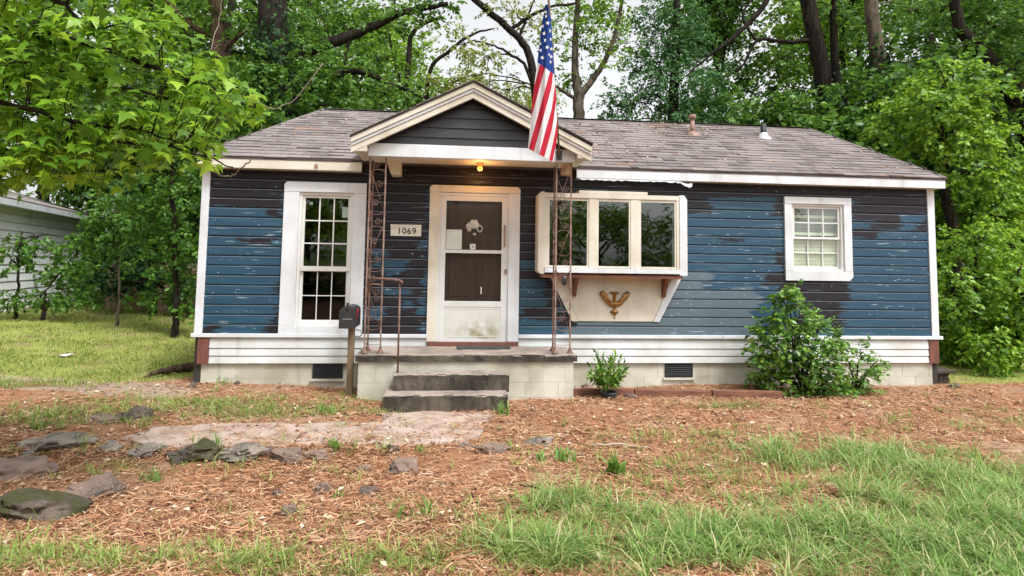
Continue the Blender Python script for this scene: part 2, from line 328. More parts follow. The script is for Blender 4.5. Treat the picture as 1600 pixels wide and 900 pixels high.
# ------------------------------------------------------------------ ground
rng = np.random.default_rng(11)
def blob(px, py, rx, ry, amt): p = G(px, py); return (p.x, p.y, rx, ry, amt)
LUSH = [blob(*b) for b in [(1340, 718, .9, .28, 1.2), (1500, 745, 1.0, .42, 1.0), (1590, 800, 1.2, .7, 1.0), (1450, 850, 1.2, .45, 1.0), (1250, 838, .8, .32, .95), (1080, 860, .7, .30, .95), (930, 870, .45, .22, .9), (900, 800, .36, .28, .95), (990, 810, .4, .2, .7), (1590, 880, 1.0, .4, 1.0)]]
THIN = [blob(*b) for b in [(1160, 690, .9, .45, .9), (1140, 636, .50, .10, 2.2), (1240, 637, .3, .08, .6), (1080, 740, .8, .35, .9), (960, 690, .5, .3, .3), (1500, 665, .9, .22, .5), (1580, 650, .8, .3, .45), (300, 880, .36, .14, 2.0), (480, 885, .40, .12, 2.0), (640, 880, .36, .14, 1.8), (130, 882, .30, .12, 1.6), (15, 880, .25, .2, 1.8), (740, 865, .36, .18, 1.6), (820, 840, .3, .2, 1.4),
        (780, 850, .25, .15, .5), (270, 634, 1.0, .34, 2.2), (120, 648, .8, .34, 1.8), (470, 640, .9, .20, 2.2), (590, 624, .5, .14, 1.8), (390, 648, .6, .14, 2.0), (60, 600, .8, .3, 1.2), (330, 655, .5, .1, .5), (850, 612, .55, .10, 1.4), (120, 705, .6, .2, .45), (220, 735, .35, .12, .4), (350, 735, .4, .1, .3), (980, 650, .5, .15, .2), (820, 700, .4, .2, .3), (880, 715, .3, .12, .5), (1000, 760, .6, .3, .45), (1180, 775, .5, .25, .6), (660, 800, .3, .15, .3), (560, 705, .3, .1, .4)]]
def blobsum(L, x, y):
    s = np.zeros_like(x)
    for bx, by, rx, ry, a in L:
        d = ((x-bx)/rx)**2+((y-by)/ry)**2; s = np.maximum(s, a*np.exp(-d*.9))
    return s
def wob(x, y): return .5+.25*np.sin(x*3.3+1.7*np.sin(y*2.9))+.25*np.sin(y*5.1+1.3*np.sin(x*4.3+.5))
def lawn(x, y):
    """left back lawn and the strip right of the house"""
    a = sst(.3, -.9, x)*sst(-.9, .6, y-.10*x)
    strip = np.exp(-((y-(-.35-.22*(x+.5)))/.55)**2)*sst(.4, -.6, x)
    b = sst(10.1, 10.9, x)*sst(-.2, .8, y)
    return np.clip(np.maximum(a-.8*strip, b), 0, 1)
def dirt(x, y):
    """worn bare strip from the left house corner to the left edge, and trodden ground round the path"""
    return np.clip(np.exp(-((y-(-.45-.30*(x+.3)))/.50)**2)*sst(.6, -.4, x)+.7*np.exp(-((x-1.2)/1.3)**2-((y+1.5)/.35)**2), 0, 1)
xs = np.unique(np.concatenate([np.array([-400, -250, -150, -100]), np.linspace(-60, -6, 28), np.linspace(-6, -1.5, 30), np.linspace(-1.5, 10.5, 170), np.linspace(10.5, 15, 30), np.linspace(15, 70, 28), np.array([100, 150, 250, 400])]))
ys = np.unique(np.concatenate([np.array([-400, -250, -150, -90]), np.linspace(-50, -9, 16), np.linspace(-9, -6, 16), np.linspace(-6, .4, 120), np.linspace(.4, 10, 50), np.linspace(10, 90, 30), np.array([130, 200, 300, 400])]))
XX, YY = np.meshgrid(xs, ys); nx, ny = len(xs), len(ys)
Vg = np.stack([XX.ravel(), YY.ravel(), gz(XX, YY).ravel()], 1)
ii = np.arange(nx*ny).reshape(ny, nx)
Fg = np.stack([ii[:-1, :-1].ravel(), ii[:-1, 1:].ravel(), ii[1:, 1:].ravel(), ii[1:, :-1].ravel()], 1)
gm = npmesh('ground', Vg, Fg, True)
cov = np.zeros((len(Vg), 4), np.float32)
cov[:, 0] = np.clip(np.maximum(blobsum(LUSH, Vg[:, 0], Vg[:, 1]), .75*blobsum(THIN, Vg[:, 0], Vg[:, 1])), 0, 1)
cov[:, 1] = lawn(Vg[:, 0], Vg[:, 1]); cov[:, 2] = sst(5.5, 8.5, Vg[:, 1]); cov[:, 3] = dirt(Vg[:, 0], Vg[:, 1])
ca = gm.color_attributes.new('cover', 'FLOAT_COLOR', 'POINT'); ca.data.foreach_set('color', cov.ravel())
t = NT('ground_litter'); an = t.n.new('ShaderNodeAttribute'); an.attribute_name = 'cover'; sp = t.n.new('ShaderNodeSeparateColor'); t.l.new(an.outputs['Color'], sp.inputs[0])
fine = t.noise(38, None, 5, .7); broad = t.noise(1.4, None, 5)
straw = t.mix(fine, (.17, .072, .038), (.42, .215, .115)); straw = t.mix(t.step(broad, .45, .68), straw, t.mix(fine, (.25, .15, .09), (.44, .30, .20)))
soil = t.mix(fine, (.13, .115, .045), (.24, .21, .08)); lw = t.mix(t.noise(9, None, 5), (.20, .24, .045), (.31, .32, .09)); lw = t.mix(t.step(t.noise(2.2, None, 4), .5, .7), lw, (.28, .22, .11))
e1 = t.step(t.ma('ADD', sp.outputs[0], t.ma('MULTIPLY', t.ma('SUBTRACT', fine, .5), .5)), .35, .7); e2 = t.step(t.ma('ADD', sp.outputs[1], t.ma('MULTIPLY', t.ma('SUBTRACT', t.noise(6), .5), .7)), .3, .6)
e3 = t.step(t.ma('ADD', an.outputs['Alpha'], t.ma('MULTIPLY', t.ma('SUBTRACT', t.noise(7, None, 5), .5), .8)), .3, .7); straw = t.mix(e3, straw, t.mix(fine, (.24, .175, .125), (.44, .35, .265))); c = t.mix(e1, straw, soil); c = t.mix(e2, c, lw); c = t.mix(sp.outputs[2], c, t.mix(fine, (.045, .05, .02), (.085, .075, .035)))
t.bump(t.ma('ADD', fine, t.noise(110, None, 3)), .6, .02); t.out(c, .95, 0, .2)
struct(link('ground', gm, t.m))

# ------------------------------------------------------------------ path slabs
SLABS = []
def path_slab(name, pts, lift, th, mat, label=None):
    SL = []
    mb = MB(); P = [G(*q) for q in pts]; z = max(float(gz(p.x, p.y)) for p in P)+lift; n = 40
    out = []
    for i in range(len(P)):                         # chipped outline
        a, b = P[i], P[(i+1) % len(P)]; m = max(2, int((b-a).length/.12))
        for j in range(m):
            p = a.lerp(b, j/m); out.append((p.x+rng.normal(0, .022)+.035*math.sin(p.y*9+p.x*5), p.y+rng.normal(0, .022)+.035*math.sin(p.x*7), z-.012*abs(rng.normal())))
    cx = sum(p[0] for p in out)/len(out); cy = sum(p[1] for p in out)/len(out); n = len(out)
    vs = [(cx, cy, z+.004)]+[(cx+(p[0]-cx)*.93, cy+(p[1]-cy)*.93, z) for p in out]+out+[(p[0], p[1], p[2]-th) for p in out]
    fs = [(0, 1+i, 1+(i+1) % n) for i in range(n)]
    for r_ in range(2): fs += [(1+r_*n+i, 1+(r_+1)*n+i, 1+(r_+1)*n+(i+1) % n, 1+r_*n+(i+1) % n) for i in range(n)]
    SLABS.append(([(p[0], p[1]) for p in out], z)); mb.add(vs, fs); return struct(mb.build(name, mat))
path_slab('path', [(185, 692), (240, 668), (330, 663), (470, 662), (590, 660), (600, 688), (520, 696), (430, 700), (330, 702)], .006, .2, M['path'])
path_slab('path_pad', [(585, 696), (596, 648), (770, 647), (758, 672), (722, 692), (650, 697)], .012, .15, M['path'])

# ------------------------------------------------------------------ house
HX0, HX1, HD = -0.09, 10.25, 4.25
OPEN = [(1.10, 1.90, .78, 2.58), (2.95, 3.99, .2, 2.63), (4.42, 6.27, 1.58, 2.58), (8.0, 8.86, 1.58, 2.60)]
house = thing('house', 'small blue wooden house with peeling paint, hip roof and gabled front porch', 'house', (5.0, 0, 0))
def free(z0, z1, x0, x1):
    segs = [(x0, x1)]
    for a, b, c_, d_ in OPEN:
        if z1 > c_+.01 and z0 < d_-.01:
            ns = []
            for s0, s1 in segs:
                if b <= s0 or a >= s1: ns.append((s0, s1)); continue
                if a > s0: ns.append((s0, a))
                if b < s1: ns.append((b, s1))
            segs = ns
    return segs
# backing wall with the openings left out, side and back walls
wb = MB(); zb = sorted({.02, 2.97}|{o[2] for o in OPEN if o[2] > .3}|{o[3] for o in OPEN})
for z0, z1 in zip(zb[:-1], zb[1:]):
    for s0, s1 in free(z0, z1, 0.0, 10.15): wb.box(s0, s1, .006, .10, z0, z1)
for X0, X1 in ((HX0, 0.0), (10.15, HX1)): wb.box(X0, X1, .006, HD, .02, 2.97)
wb.box(0.0, 10.15, HD-.1, HD, .02, 2.97); wb.build('wall', M['room'], house)
box('floor', M['room'], house, 0.0, 10.15, .1, HD-.1, .50, .54)
box('ceiling', M['room'], house, 0.0, 10.15, .1, HD-.1, 2.86, 2.90)
box('partition', M['room'], house, 0.0, 10.15, 2.0, 2.1, .54, 2.86)
# clapboards
def board_mesh(h, name, d=.024):
    pr = [(-d, 0), (-d*.66, h*.80), (-.002, h*.87), (-.002, h*.998), (.003, h*.998), (.003, 0)]
    mb = MB(); n = len(pr); mb.add([(0, a, b) for a, b in pr]+[(1, a, b) for a, b in pr], [tuple(range(n)), tuple(range(2*n-1, n-1, -1))]+[(i, i+n, (i+1) % n+n, (i+1) % n) for i in range(n)])
    return mb.mesh(name)
bm_ = board_mesh(E_, 'clapboard')
def board(me, mat, x0, x1, y, z, parent=house, name='clapboard'):
    o = link(name, me, mat, parent); o.location = (x0, y, z); o.scale = (x1-x0, 1, 1); return o
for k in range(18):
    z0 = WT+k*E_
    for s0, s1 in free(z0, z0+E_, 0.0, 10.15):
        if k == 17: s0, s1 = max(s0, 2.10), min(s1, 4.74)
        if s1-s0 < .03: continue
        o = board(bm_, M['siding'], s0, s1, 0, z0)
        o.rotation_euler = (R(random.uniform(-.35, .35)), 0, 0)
# skirt boards below the ledge
for z0, z1 in ((.319, .418), (.418, .516), (.516, .650)):
    me = board_mesh(z1-z0, 'skirt_board', .024)
    for s0, s1 in ((.10, 2.875), (4.105, 10.09)): board(me, M['vinyl'], s0, s1, -.012, z0, name='skirt_board')
for s0, s1 in ((-.13, 2.868), (4.10, 10.30)): box('ledge', M['trim'], house, s0, s1, -.062, .0, .653, .699, bevel=.004)
for s0, s1 in ((-.045, .097), (10.093, 10.24)): box('end_board', M['rust_wood'], house, s0, s1, -.045, .004, .31, .651, bevel=.003)['label'] = 'rust brown board at the end of the white skirting'
box('corner_board', M['trim'], house, -.10, .0, -.036, .05, .70, 2.85, bevel=.004); box('corner_board', M['trim'], house, 10.152, 10.262, -.036, .05, .70, 2.85, bevel=.004)
# foundation: mortar core and single blocks
VENT = [(1.394, 1.80), (6.15, 6.56)]
box('foundation_core', M['block'], house, .02, 10.13, .0045, .2, -.3, .33)
bl = MB().box(0, 1, 0, .004, 0, .1975).mesh('foundation_block'); bl.materials.append(M['block'])
for row in range(3):
    z0 = .32-.2*(row+1)+.002; x = .0-(row % 2)*.2
    while x < 10.16:
        a, b = max(x, 0.0), min(x+.4, 10.16); x += .404
        if row == 0 and any(a < v1 and b > v0 for v0, v1 in VENT):
            segs = []
            for v0, v1 in VENT:
                if a < v1 and b > v0:
                    if v0-a > .03: segs.append((a, v0))
                    if b-v1 > .03: segs.append((v1, b))
        else: segs = [(a, b)]
        for s0, s1 in segs:
            if s1-s0 < .03 or (s0 > 2.15 and s1 < 4.6): continue
            o = link('foundation_block', bl, None, house); o.location = (s0, random.uniform(0, .003), z0); o.scale = (s1-s0-.0025, 1, 1)
for v0, v1 in VENT:
    box('foundation_vent', M['pipe_dark'], house, v0+.01, v1-.01, .0, .004, .125, .315)
    fr = MB().box(v0+.01, v1-.01, -.024, -.001, .300, .316).box(v0+.01, v1-.01, -.024, -.001, .122, .138).box(v0+.01, v0+.025, -.024, -.001, .139, .299).box(v1-.025, v1-.01, -.024, -.001, .139, .299).build('vent_frame', M['black'], house)
    for i in range(6):
        z = .15+i*.025; mb = MB(); mb.add([(v0+.026, -.023, z), (v1-.026, -.023, z), (v1-.026, -.003, z+.016), (v0+.026, -.003, z+.016), (v0+.026, -.021, z-.003), (v1-.026, -.021, z-.003), (v1-.026, -.001, z+.013), (v0+.026, -.001, z+.013)], [(0, 1, 2, 3), (7, 6, 5, 4), (0, 4, 5, 1), (2, 6, 7, 3)]); mb.build('louvre', M['black'], house)
    box('vent_sill', M['block'], house, v0-.02, v1+.02, -.03, -.002, .085, .117)

# ------------------------------------------------------------------ roof
EX0, EX1, EY, EZ, RY, RZ = -.13, 10.335, -.185, 2.992, 2.2, 4.215
RX0, RX1 = 1.006, 9.625; BY = 2*RY-EY
c4 = [(EX0, EY, EZ), (EX1, EY, EZ), (EX1, BY, EZ), (EX0, BY, EZ)]; r2_ = [(RX0, RY, RZ), (RX1, RY, RZ)]
rf = MB(); rf.add(c4+r2_+[(x, y, z-.03) for x, y, z in c4], [(0, 1, 5, 4), (1, 2, 5), (2, 3, 4, 5), (3, 0, 4), (9, 8, 7, 6), (0, 6, 7, 1), (1, 7, 8, 2), (2, 8, 9, 3), (3, 9, 6, 0)])
roof = rf.build('roof', M['felt'], house)
SV, SF = [], []
def shingle_plane(A, B, Cc, D, expo=.135, tab=.30):
    """A,B along the eave, C,D along the top (C above B, D above A): courses of single tabs"""
    A, B, Cc, D = map(Vector, (A, B, Cc, D)); u = (B-A).normalized(); nrm = u.cross(D-A).normalized()
    if nrm.z < 0: nrm = -nrm
    v = nrm.cross(u); v = v if v.z > 0 else -v
    H = (D-A).dot(v); rows = int(H/expo)
    da, db = (D-A).dot(u), (B-A).length+(Cc-B).dot(u); W = (B-A).length
    for i in range(rows+1):
        v0 = i*H/(rows+1); v1 = (i+1)*H/(rows+1)+.03; tm = v0/H
        x0 = da*tm; x1 = W+(db-W)*tm; x = x0-random.uniform(0, tab)
        while x < x1:
            w = tab*random.choice((.33, .66, 1, 1, 1.2))+random.uniform(-.02, .02)
            a, b = max(x, x0), min(x+w-.004, x1); x += w
            if b-a < .02: continue
            lift = .012+random.random()**4*.014; dv = random.uniform(-.012, .006)
            vt = min(v1, H); at_ = min(max(a, da*vt/H), b); bt_ = max(min(b, W+(db-W)*vt/H), at_); p = [A+u*a+v*(v0+dv)+nrm*lift, A+u*b+v*(v0+dv)+nrm*(lift+random.uniform(-.003, .003)), A+u*bt_+v*vt+nrm*.003, A+u*at_+v*vt+nrm*.003]
            q = [A+u*a+v*(v0+dv)+nrm*.001, A+u*b+v*(v0+dv)+nrm*.001]
            n = len(SV); SV.extend(p+q); SF.extend([(n, n+1, n+2, n+3), (n+4, n+5, n+1, n), (n, n+3, n+4), (n+1, n+5, n+2)])
shingle_plane(c4[0], c4[1], r2_[1], r2_[0]); shingle_plane(c4[1], c4[2], r2_[1], r2_[1]); shingle_plane(c4[2], c4[3], r2_[0], r2_[1]); shingle_plane(c4[3], c4[0], r2_[0], r2_[0])
def caps(a, b, n):
    a, b = Vector(a), Vector(b); d = (b-a)/n; s_ = d.normalized().cross(Vector((0, 0, 1))).normalized()*.085
    for i in range(n):
        p0 = a+d*i; p1 = a+d*(i+1.15); l0 = Vector((0, 0, .022+random.uniform(0, .004))); l1 = Vector((0, 0, .016)); dn = Vector((0, 0, -.022))
        k = len(SV); SV.extend([p0+s_+l0+dn, p0+l0, p0-s_+l0+dn, p1+s_+l1+dn, p1+l1, p1-s_+l1+dn]); SF.extend([(k, k+1, k+4, k+3), (k+1, k+2, k+5, k+4), (k, k+2, k+1)])
caps(r2_[0], r2_[1], 30)
for a, b in ((c4[0], r2_[0]), (c4[1], r2_[1])): MB().tube([Vector(a), Vector(b)], .024, 8).build('hip_cap', M['shingle'], house, True)
# porch roof
AX, AZ, TZ, PY = 3.392, 3.905, 3.165, -.975
TL, TR = 1.915, 4.901
for s_, tx in ((-1, TL), (1, TR)):
    pts = [(tx, PY, TZ), (AX, PY, AZ), (AX, 1.62, AZ), (tx, .22, TZ)]
    if s_ > 0: pts = pts[::-1]
    MB().slab([(a, b, c_+.004) for a, b, c_ in pts], .022).build('porch_roof_slope', M['felt'], house)
shingle_plane((TL, .3, TZ), (TL, PY-.012, TZ), (AX, PY-.012, AZ), (AX, 1.62, AZ)); shingle_plane((TR, PY-.012, TZ), (TR, .3, TZ), (AX, 1.62, AZ), (AX, PY-.012, AZ))
me = bpy.data.meshes.new('shingles'); me.from_pydata([tuple(p) for p in SV], [], SF); me.update()
link('shingles', me, M['shingle'], house)['kind'] = 'stuff'
# rake boards of the porch gable: crown strip and frieze strip on each side, boxed eave returns, beam
sl = (AZ-TZ)/(AX-TL)
def rake(top, bot, y0, y1, mat, side):
    xt = TL if side < 0 else TR; w = lambda x, off: AZ-sl*abs(x-AX)-off
    xe = xt+(.012 if side < 0 else -.012); pts = [(xe, w(xe, bot)), (AX, w(AX, bot)), (AX, w(AX, top)), (xe, w(xe, top))]
    if side > 0: pts = pts[::-1]
    return MB().prism(pts, y0, y1).build('rake_board', mat, house)
for sd_ in (-1, 1):
    rake(.022, .085, -.962, -.90, M['cream'], sd_); rake(.089, .125, -.945, -.89, M['trim'], sd_); rake(.128, .205, -.930, -.87, M['cream'], sd_)
    xa, xb = (TL+.06, 2.118) if sd_ < 0 else (4.715, TR-.05)
    box('eave_return', M['cream'], house, xa, xb, -.925, -.16, 2.985, 3.055, bevel=.004)
box('porch_beam', M['trim'], house, 2.12, 4.712, -.815, -.70, 2.950, 3.112, bevel=.006)
box('porch_ceiling', M['cream'], house, 2.13, 4.70, -.699, -.022, 2.968, 2.985)
mb = MB().prism([(2.36, 2.80), (2.485, 2.80), (2.485, 2.966), (2.30, 2.966)], -.30, -.02); mb.build('ceiling_bracket', M['cream'], house)
gb = AZ-sl*0-.205
for i in range(7):
    z0 = 3.085+i*E_; z1 = z0+E_*.998
    hw = lambda z: max((gb-z)/sl, 0)+.03
    if gb-z0 < .03: break
    a0, a1 = hw(z0), hw(min(z1, gb)); y = -.775
    a0 = min(a0, 1.29)
    vs = [(AX-a0, y-.022, z0), (AX+a0, y-.022, z0), (AX+a1, y-.006, min(z1, gb)), (AX-a1, y-.006, min(z1, gb)), (AX-a0, y+.02, z0), (AX+a0, y+.02, z0), (AX+a1, y+.02, min(z1, gb)), (AX-a1, y+.02, min(z1, gb))]
    MB().add(vs, [(0, 1, 2, 3), (7, 6, 5, 4), (0, 4, 5, 1), (1, 5, 6, 2), (2, 6, 7, 3), (3, 7, 4, 0)]).build('gable_board', M['gable'], house)
# fascia and soffit
for a, b in ((-.125, 1.965), (4.86, 10.33)):
    box('fascia', M['cream'] if a < 0 else M['trim'], house, a, b, -.178, -.150, 2.842, 2.970, bevel=.004); box('soffit', M['cream'], house, a+.02, b-.02, -.149, .0, 2.846, 2.862)
box('fascia_hook', M['pipe'], house, 1.36, 1.40, -.192, -.178, 2.87, 2.92)
# torn white strip hanging under the eave over the bay window
pts = []; n = 46; x0, x1 = 4.9, 6.50; mb = MB()
for i in range(n+1):
    f = i/n; x = x0+(x1-x0)*f; top = 2.838; d = .012+.020*abs(math.sin(i*1.7+math.sin(i*.9)))*random.random()+(.03*math.exp(-((f-.97)/.05)**2)); off = .035*math.exp(-((f-.96)/.06)**2)
    mb.v += [(x, -.170, top-off), (x, -.176-.01*random.random(), top-d-off)]
mb.f = [(2*i, 2*i+1, 2*i+3, 2*i+2) for i in range(n)]
mb.build('torn_soffit_strip', M['flash'], house)['label'] = 'torn white strip hanging below the eave'
# roof vents
for nm, px, y0, y1, m_, rad, dz in (('vent_pipe', 1082, 212, 186, M['pipe'], .038, .03), ('vent_pipe', 1193, 216, 196, M['pipe_dark'], .048, 0)):
    p = at(px, y0, 1.55); zr = EZ+(1.55-EY)*(RZ-EZ)/(RY-EY); p.x = at(px, y0, 1.55).x
    h = at(px, y1, 1.55).z-zr+.02
    o = MB().lathe([(0, h), (rad, h), (rad, -.06), (0, -.06)], (p.x, 1.55, zr), 14).build(nm, m_, house, True); o['label'] = 'rusty capped metal vent pipe on the roof' if dz else 'short dark vent pipe on the roof with white flashing'
    MB().lathe([(rad+.012, .07), (rad+.03, .02), (rad+.13, -.08), (rad+.13, -.12)] if not dz else [(rad+.01, .05), (rad+.11, -.03), (rad+.11, -.07)], (p.x, 1.55, zr), 14).build('flashing', M['flash'] if not dz else M['pipe'], o, True)
    if dz: MB().lathe([(0, h+.055), (rad+.02, h+.05), (rad+.022, h-.02), (rad, h-.02)], (p.x, 1.55, zr), 14).build('vent_cap', M['pipe'], o, True)

# ------------------------------------------------------------------ windows
def trimset(name_parent, x0, x1, z0, z1, ix0, ix1, iz0, iz1, y0, y1, mat, clipc=()):
    """flat casing round an opening: head, sill apron and two sides; clipped outer corners"""
    c = .035; P = name_parent
    head = [(x0, iz1), (x1, iz1), (x1, z1-(c if 'tr' in clipc else 0)), (x1-(c if 'tr' in clipc else 0), z1), (x0+(c if 'tl' in clipc else 0), z1), (x0, z1-(c if 'tl' in clipc else 0))]
    sill = [(x0, z0+(c if 'bl' in clipc else 0)), (x0+(c if 'bl' in clipc else 0), z0), (x1-(c*1.6 if 'br' in clipc else 0), z0), (x1, z0+(c*1.6 if 'br' in clipc else 0)), (x1, iz0), (x0, iz0)]
    MB().prism(head, y0, y1).build('casing', mat, P, bevel=.003); MB().prism(sill, y0, y1).build('casing', mat, P, bevel=.003)
    MB().box(x0, ix0, y0+.003, y1, iz0+.002, iz1-.002).build('casing', mat, P, bevel=.003); MB().box(ix1, x1, y0+.003, y1, iz0+.002, iz1-.002).build('casing', mat, P, bevel=.003)
def sash(P, x0, x1, z0, z1, y, cols, rows, st, glass, fm, thick=.03, mw=.016):
    """one sash: frame, muntin bars and single panes"""
    MB().box(x0, x1, y, y+thick, z1-st, z1).box(x0, x1, y, y+thick, z0, z0+st).box(x0, x0+st, y, y+thick, z0+st, z1-st).box(x1-st, x1, y, y+thick, z0+st, z1-st).build('sash_frame', fm, P)
    gx0, gx1, g0, g1 = x0+st, x1-st, z0+st, z1-st; pw = (gx1-gx0)/cols; ph = (g1-g0)/rows
    for i in range(1, cols): box('muntin', fm, P, gx0+i*pw-mw/2, gx0+i*pw+mw/2, y+.006, y+.024, g0, g1)
    for j in range(1, rows):
        for i in range(cols): box('muntin', fm, P, gx0+i*pw+(mw/2 if i else 0), gx0+(i+1)*pw-(mw/2 if i < cols-1 else 0), y+.006, y+.024, g0+j*ph-mw/2, g0+j*ph+mw/2)
    for i in range(cols):
        for j in range(rows):
            o = box('pane', glass, P, gx0+i*pw+.003, gx0+(i+1)*pw-.003, y+.012, y+.016, g0+j*ph+.003, g0+(j+1)*ph-.003); o.rotation_euler = (0, 0, 0)
w1 = link('window', MB().box(1.142, 1.865, .055, .09, .795, .815).mesh('window'), M['frame'], house); w1['label'] = 'tall white window with small panes left of the porch'
trimset(w1, .952, 2.022, .701, 2.698, 1.150, 1.855, .800, 2.565, -.052, .002, M['trim'], ('tl',))
MB().box(1.152, 1.186, -.02, .08, .802, 2.563).box(1.819, 1.853, -.02, .08, .802, 2.563).box(1.186, 1.819, -.02, .08, 2.528, 2.563).box(1.186, 1.819, -.024, .08, .802, .838).build('window_frame', M['frame'], w1)
sash(w1, 1.188, 1.817, 1.548, 2.526, .004, 3, 3, .034, M['glass'], M['frame'])
sash(w1, 1.188, 1.817, .840, 1.546, .026, 3, 2, .034, M['screen'], M['frame'], mw=.012)
box('rail', M['frame'], w1, 1.188, 1.817, -.004, .002, 1.520, 1.575)
box('paper_note', M['paper'], w1, 1.70, 1.80, .040, .043, 2.24, 2.38); box('paper_note', M['paper'], w1, 1.27, 1.31, .036, .039, 2.40, 2.44)
w2 = link('window', MB().box(8.03, 8.83, .07, .09, 1.602, 1.62).mesh('window'), M['frame'], house); w2['label'] = 'small white window above the shrub, cream blind in its lower half'
trimset(w2, 7.925, 8.945, 1.478, 2.678, 8.030, 8.828, 1.612, 2.580, -.052, .002, M['trim'], ('br',))
MB().box(8.032, 8.062, -.02, .08, 1.614, 2.578).box(8.796, 8.826, -.02, .08, 1.614, 2.578).box(8.062, 8.796, -.02, .08, 2.55, 2.578).box(8.062, 8.796, -.028, .08, 1.614, 1.645).build('window_frame', M['frame'], w2)
sash(w2, 8.064, 8.794, 2.075, 2.548, .004, 3, 2, .032, M['glass'], M['frame'])
sash(w2, 8.064, 8.794, 1.648, 2.105, .034, 3, 2, .030, M['glass'], M['frame'], mw=.012)
# blind behind: slats
for i in range(9):
    z = 1.66+i*.05; o = box('blind_slat', M['blind'], w2, 8.07, 8.79, .066, .070, z, z+.047); o.rotation_euler = (0, 0, 0)
for i in range(8):
    z = 2.13+i*.05; box('blind_slat', M['blind_grey'] if i % 5 else M['blind'], w2, 8.07, 8.79, .070, .074, z, z+.046)
# ------------------------------------------------------------------ bay window
bay = link('bay_window', MB().box(4.34, 6.355, -.262, -.002, 2.552, 2.575).box(4.34, 6.355, -.262, -.002, 1.545, 1.570).mesh('bay_window'), M['cream'], house); bay['label'] = 'shallow projecting white window with three tall panes over a shelf'
def bx(n, m, *d, **k): return box(n, m, bay, *d, **k)
MB().prism([(4.318, 1.56), (4.36, 1.527), (4.405, 1.527), (4.405, 2.625), (4.355, 2.625), (4.318, 2.585)], -.312, -.008).build('side_casing', M['cream'], bay)
MB().prism([(6.268, 1.527), (6.372, 1.527), (6.372, 2.565), (6.33, 2.622), (6.268, 2.622)], -.312, -.008).build('side_casing', M['trim'], bay)
bx('side_moulding', M['cream'], 4.407, 4.448, -.302, -.262, 1.612, 2.55); bx('side_moulding', M['cream'], 6.225, 6.266, -.302, -.262, 1.612, 2.55)
bx('head_board', M['cream'], 4.407, 6.266, -.306, -.262, 2.552, 2.612); bx('sill_board', M['trim'], 4.407, 6.266, -.330, -.262, 1.545, 1.608, bevel=.004); bx('cap_board', M['cream'], 4.87, 5.82, -.300, -.02, 2.614, 2.655, bevel=.003)
for a, b in ((5.008, 5.118), (5.586, 5.706)): bx('mullion', M['cream'], a, b, -.300, -.262, 1.612, 2.55)
for a, b in ((4.45, 5.006), (5.120, 5.584), (5.708, 6.223)):
    MB().box(a, b, -.292, -.266, 2.515, 2.549).box(a, b, -.292, -.266, 1.613, 1.640).box(a, a+.022, -.292, -.266, 1.64, 2.515).box(b-.022, b, -.292, -.266, 1.64, 2.515).build('sash_frame', M['cream'], bay)
    bx('pane', M['glass'], a+.022, b-.022, -.282, -.278, 1.64, 2.515)
box('shelf_board', M['shelf'], house, 4.37, 6.31, -.300, -.02, 1.478, 1.524, bevel=.004)
for x in (4.84, 6.10):
    mb = MB(); mb.add([(x, -.24, 1.476), (x, -.03, 1.476), (x, -.03, 1.22), (x, -.075, 1.22), (x+.045, -.24, 1.476), (x+.045, -.03, 1.476), (x+.045, -.03, 1.22), (x+.045, -.075, 1.22)], [(0, 1, 2, 3), (7, 6, 5, 4), (0, 4, 5, 1), (1, 5, 6, 2), (2, 6, 7, 3), (3, 7, 4, 0)]); mb.build('shelf_bracket', M['shelf'], house)
MB().prism([(4.93, .885), (5.98, .885), (6.245, 1.474), (4.66, 1.474)], -.034, -.019).build('apron_panel', M['cream'], house)
MB().prism([(4.842, .882), (4.926, .882), (4.656, 1.474), (4.535, 1.474)], -.040, -.019).build('apron_panel', M['cream'], house); MB().prism([(5.984, .882), (6.07, .882), (6.383, 1.474), (6.249, 1.474)], -.040, -.019).build('apron_panel', M['trim'], house)
# gold ornament: a fluted urn between two upcurved plumes, pendant drop below
orn = thing('wall_ornament', 'antique gold urn ornament with curled plumes under the three-pane window', 'ornament', (5.43, -.035, .92)); ox, oy = 5.432, -.052
def half(prof, z0, name, dep=.6):
    mb = MB(); seg = 9; m = len(prof)
    for r_, z in prof:
        for k in range(seg): a = math.pi*k/(seg-1); mb.v.append((ox+r_*math.cos(a), -.036-r_*dep*math.sin(a), z0+z))
    mb.f = [(i*seg+k, i*seg+k+1, (i+1)*seg+k+1, (i+1)*seg+k) for i in range(m-1) for k in range(seg-1)]; return mb.build(name, M['gold'], orn, True)
half([(.001, .0), (.012, .006), (.014, .018), (.005, .026), (.016, .05), (.062, .095), (.066, .102), (.040, .118), (.018, .135), (.020, .15), (.07, .172), (.10, .205), (.108, .215), (.06, .232)], .917, 'urn')
half([(.030, .21), (.026, .26), (.028, .33), (.034, .345), (.07, .352), (.078, .362), (.06, .372), (.001, .376)], .917, 'stem', .9)
for s_ in (-1, 1):
    for j, (dx, w) in enumerate(((0, .026), (.030, .021), (-.026, .019))):
        P_ = [(ox+s_*(.028+dx*.2), -.055, 1.135), (ox+s_*(.075+dx*.6), -.062, 1.165-.02*j), (ox+s_*(.128+dx*.9), -.066, 1.215-.012*j), (ox+s_*(.158+dx), -.066, 1.262), (ox+s_*(.176+dx), -.060, 1.292-.01*j), (ox+s_*(.160+dx), -.052, 1.298-.012*j)]
        MB().tube(P_, [w*.7, w, w, w*.95, w*.7, w*.25], 7).build('plume', M['gold'], orn, True)
    MB().tube([(ox+s_*.04, -.058, 1.13), (ox+s_*.08, -.06, 1.12), (ox+s_*.12, -.058, 1.135)], [.018, .02, .006], 7).build('leaf_scroll', M['gold'], orn, True)

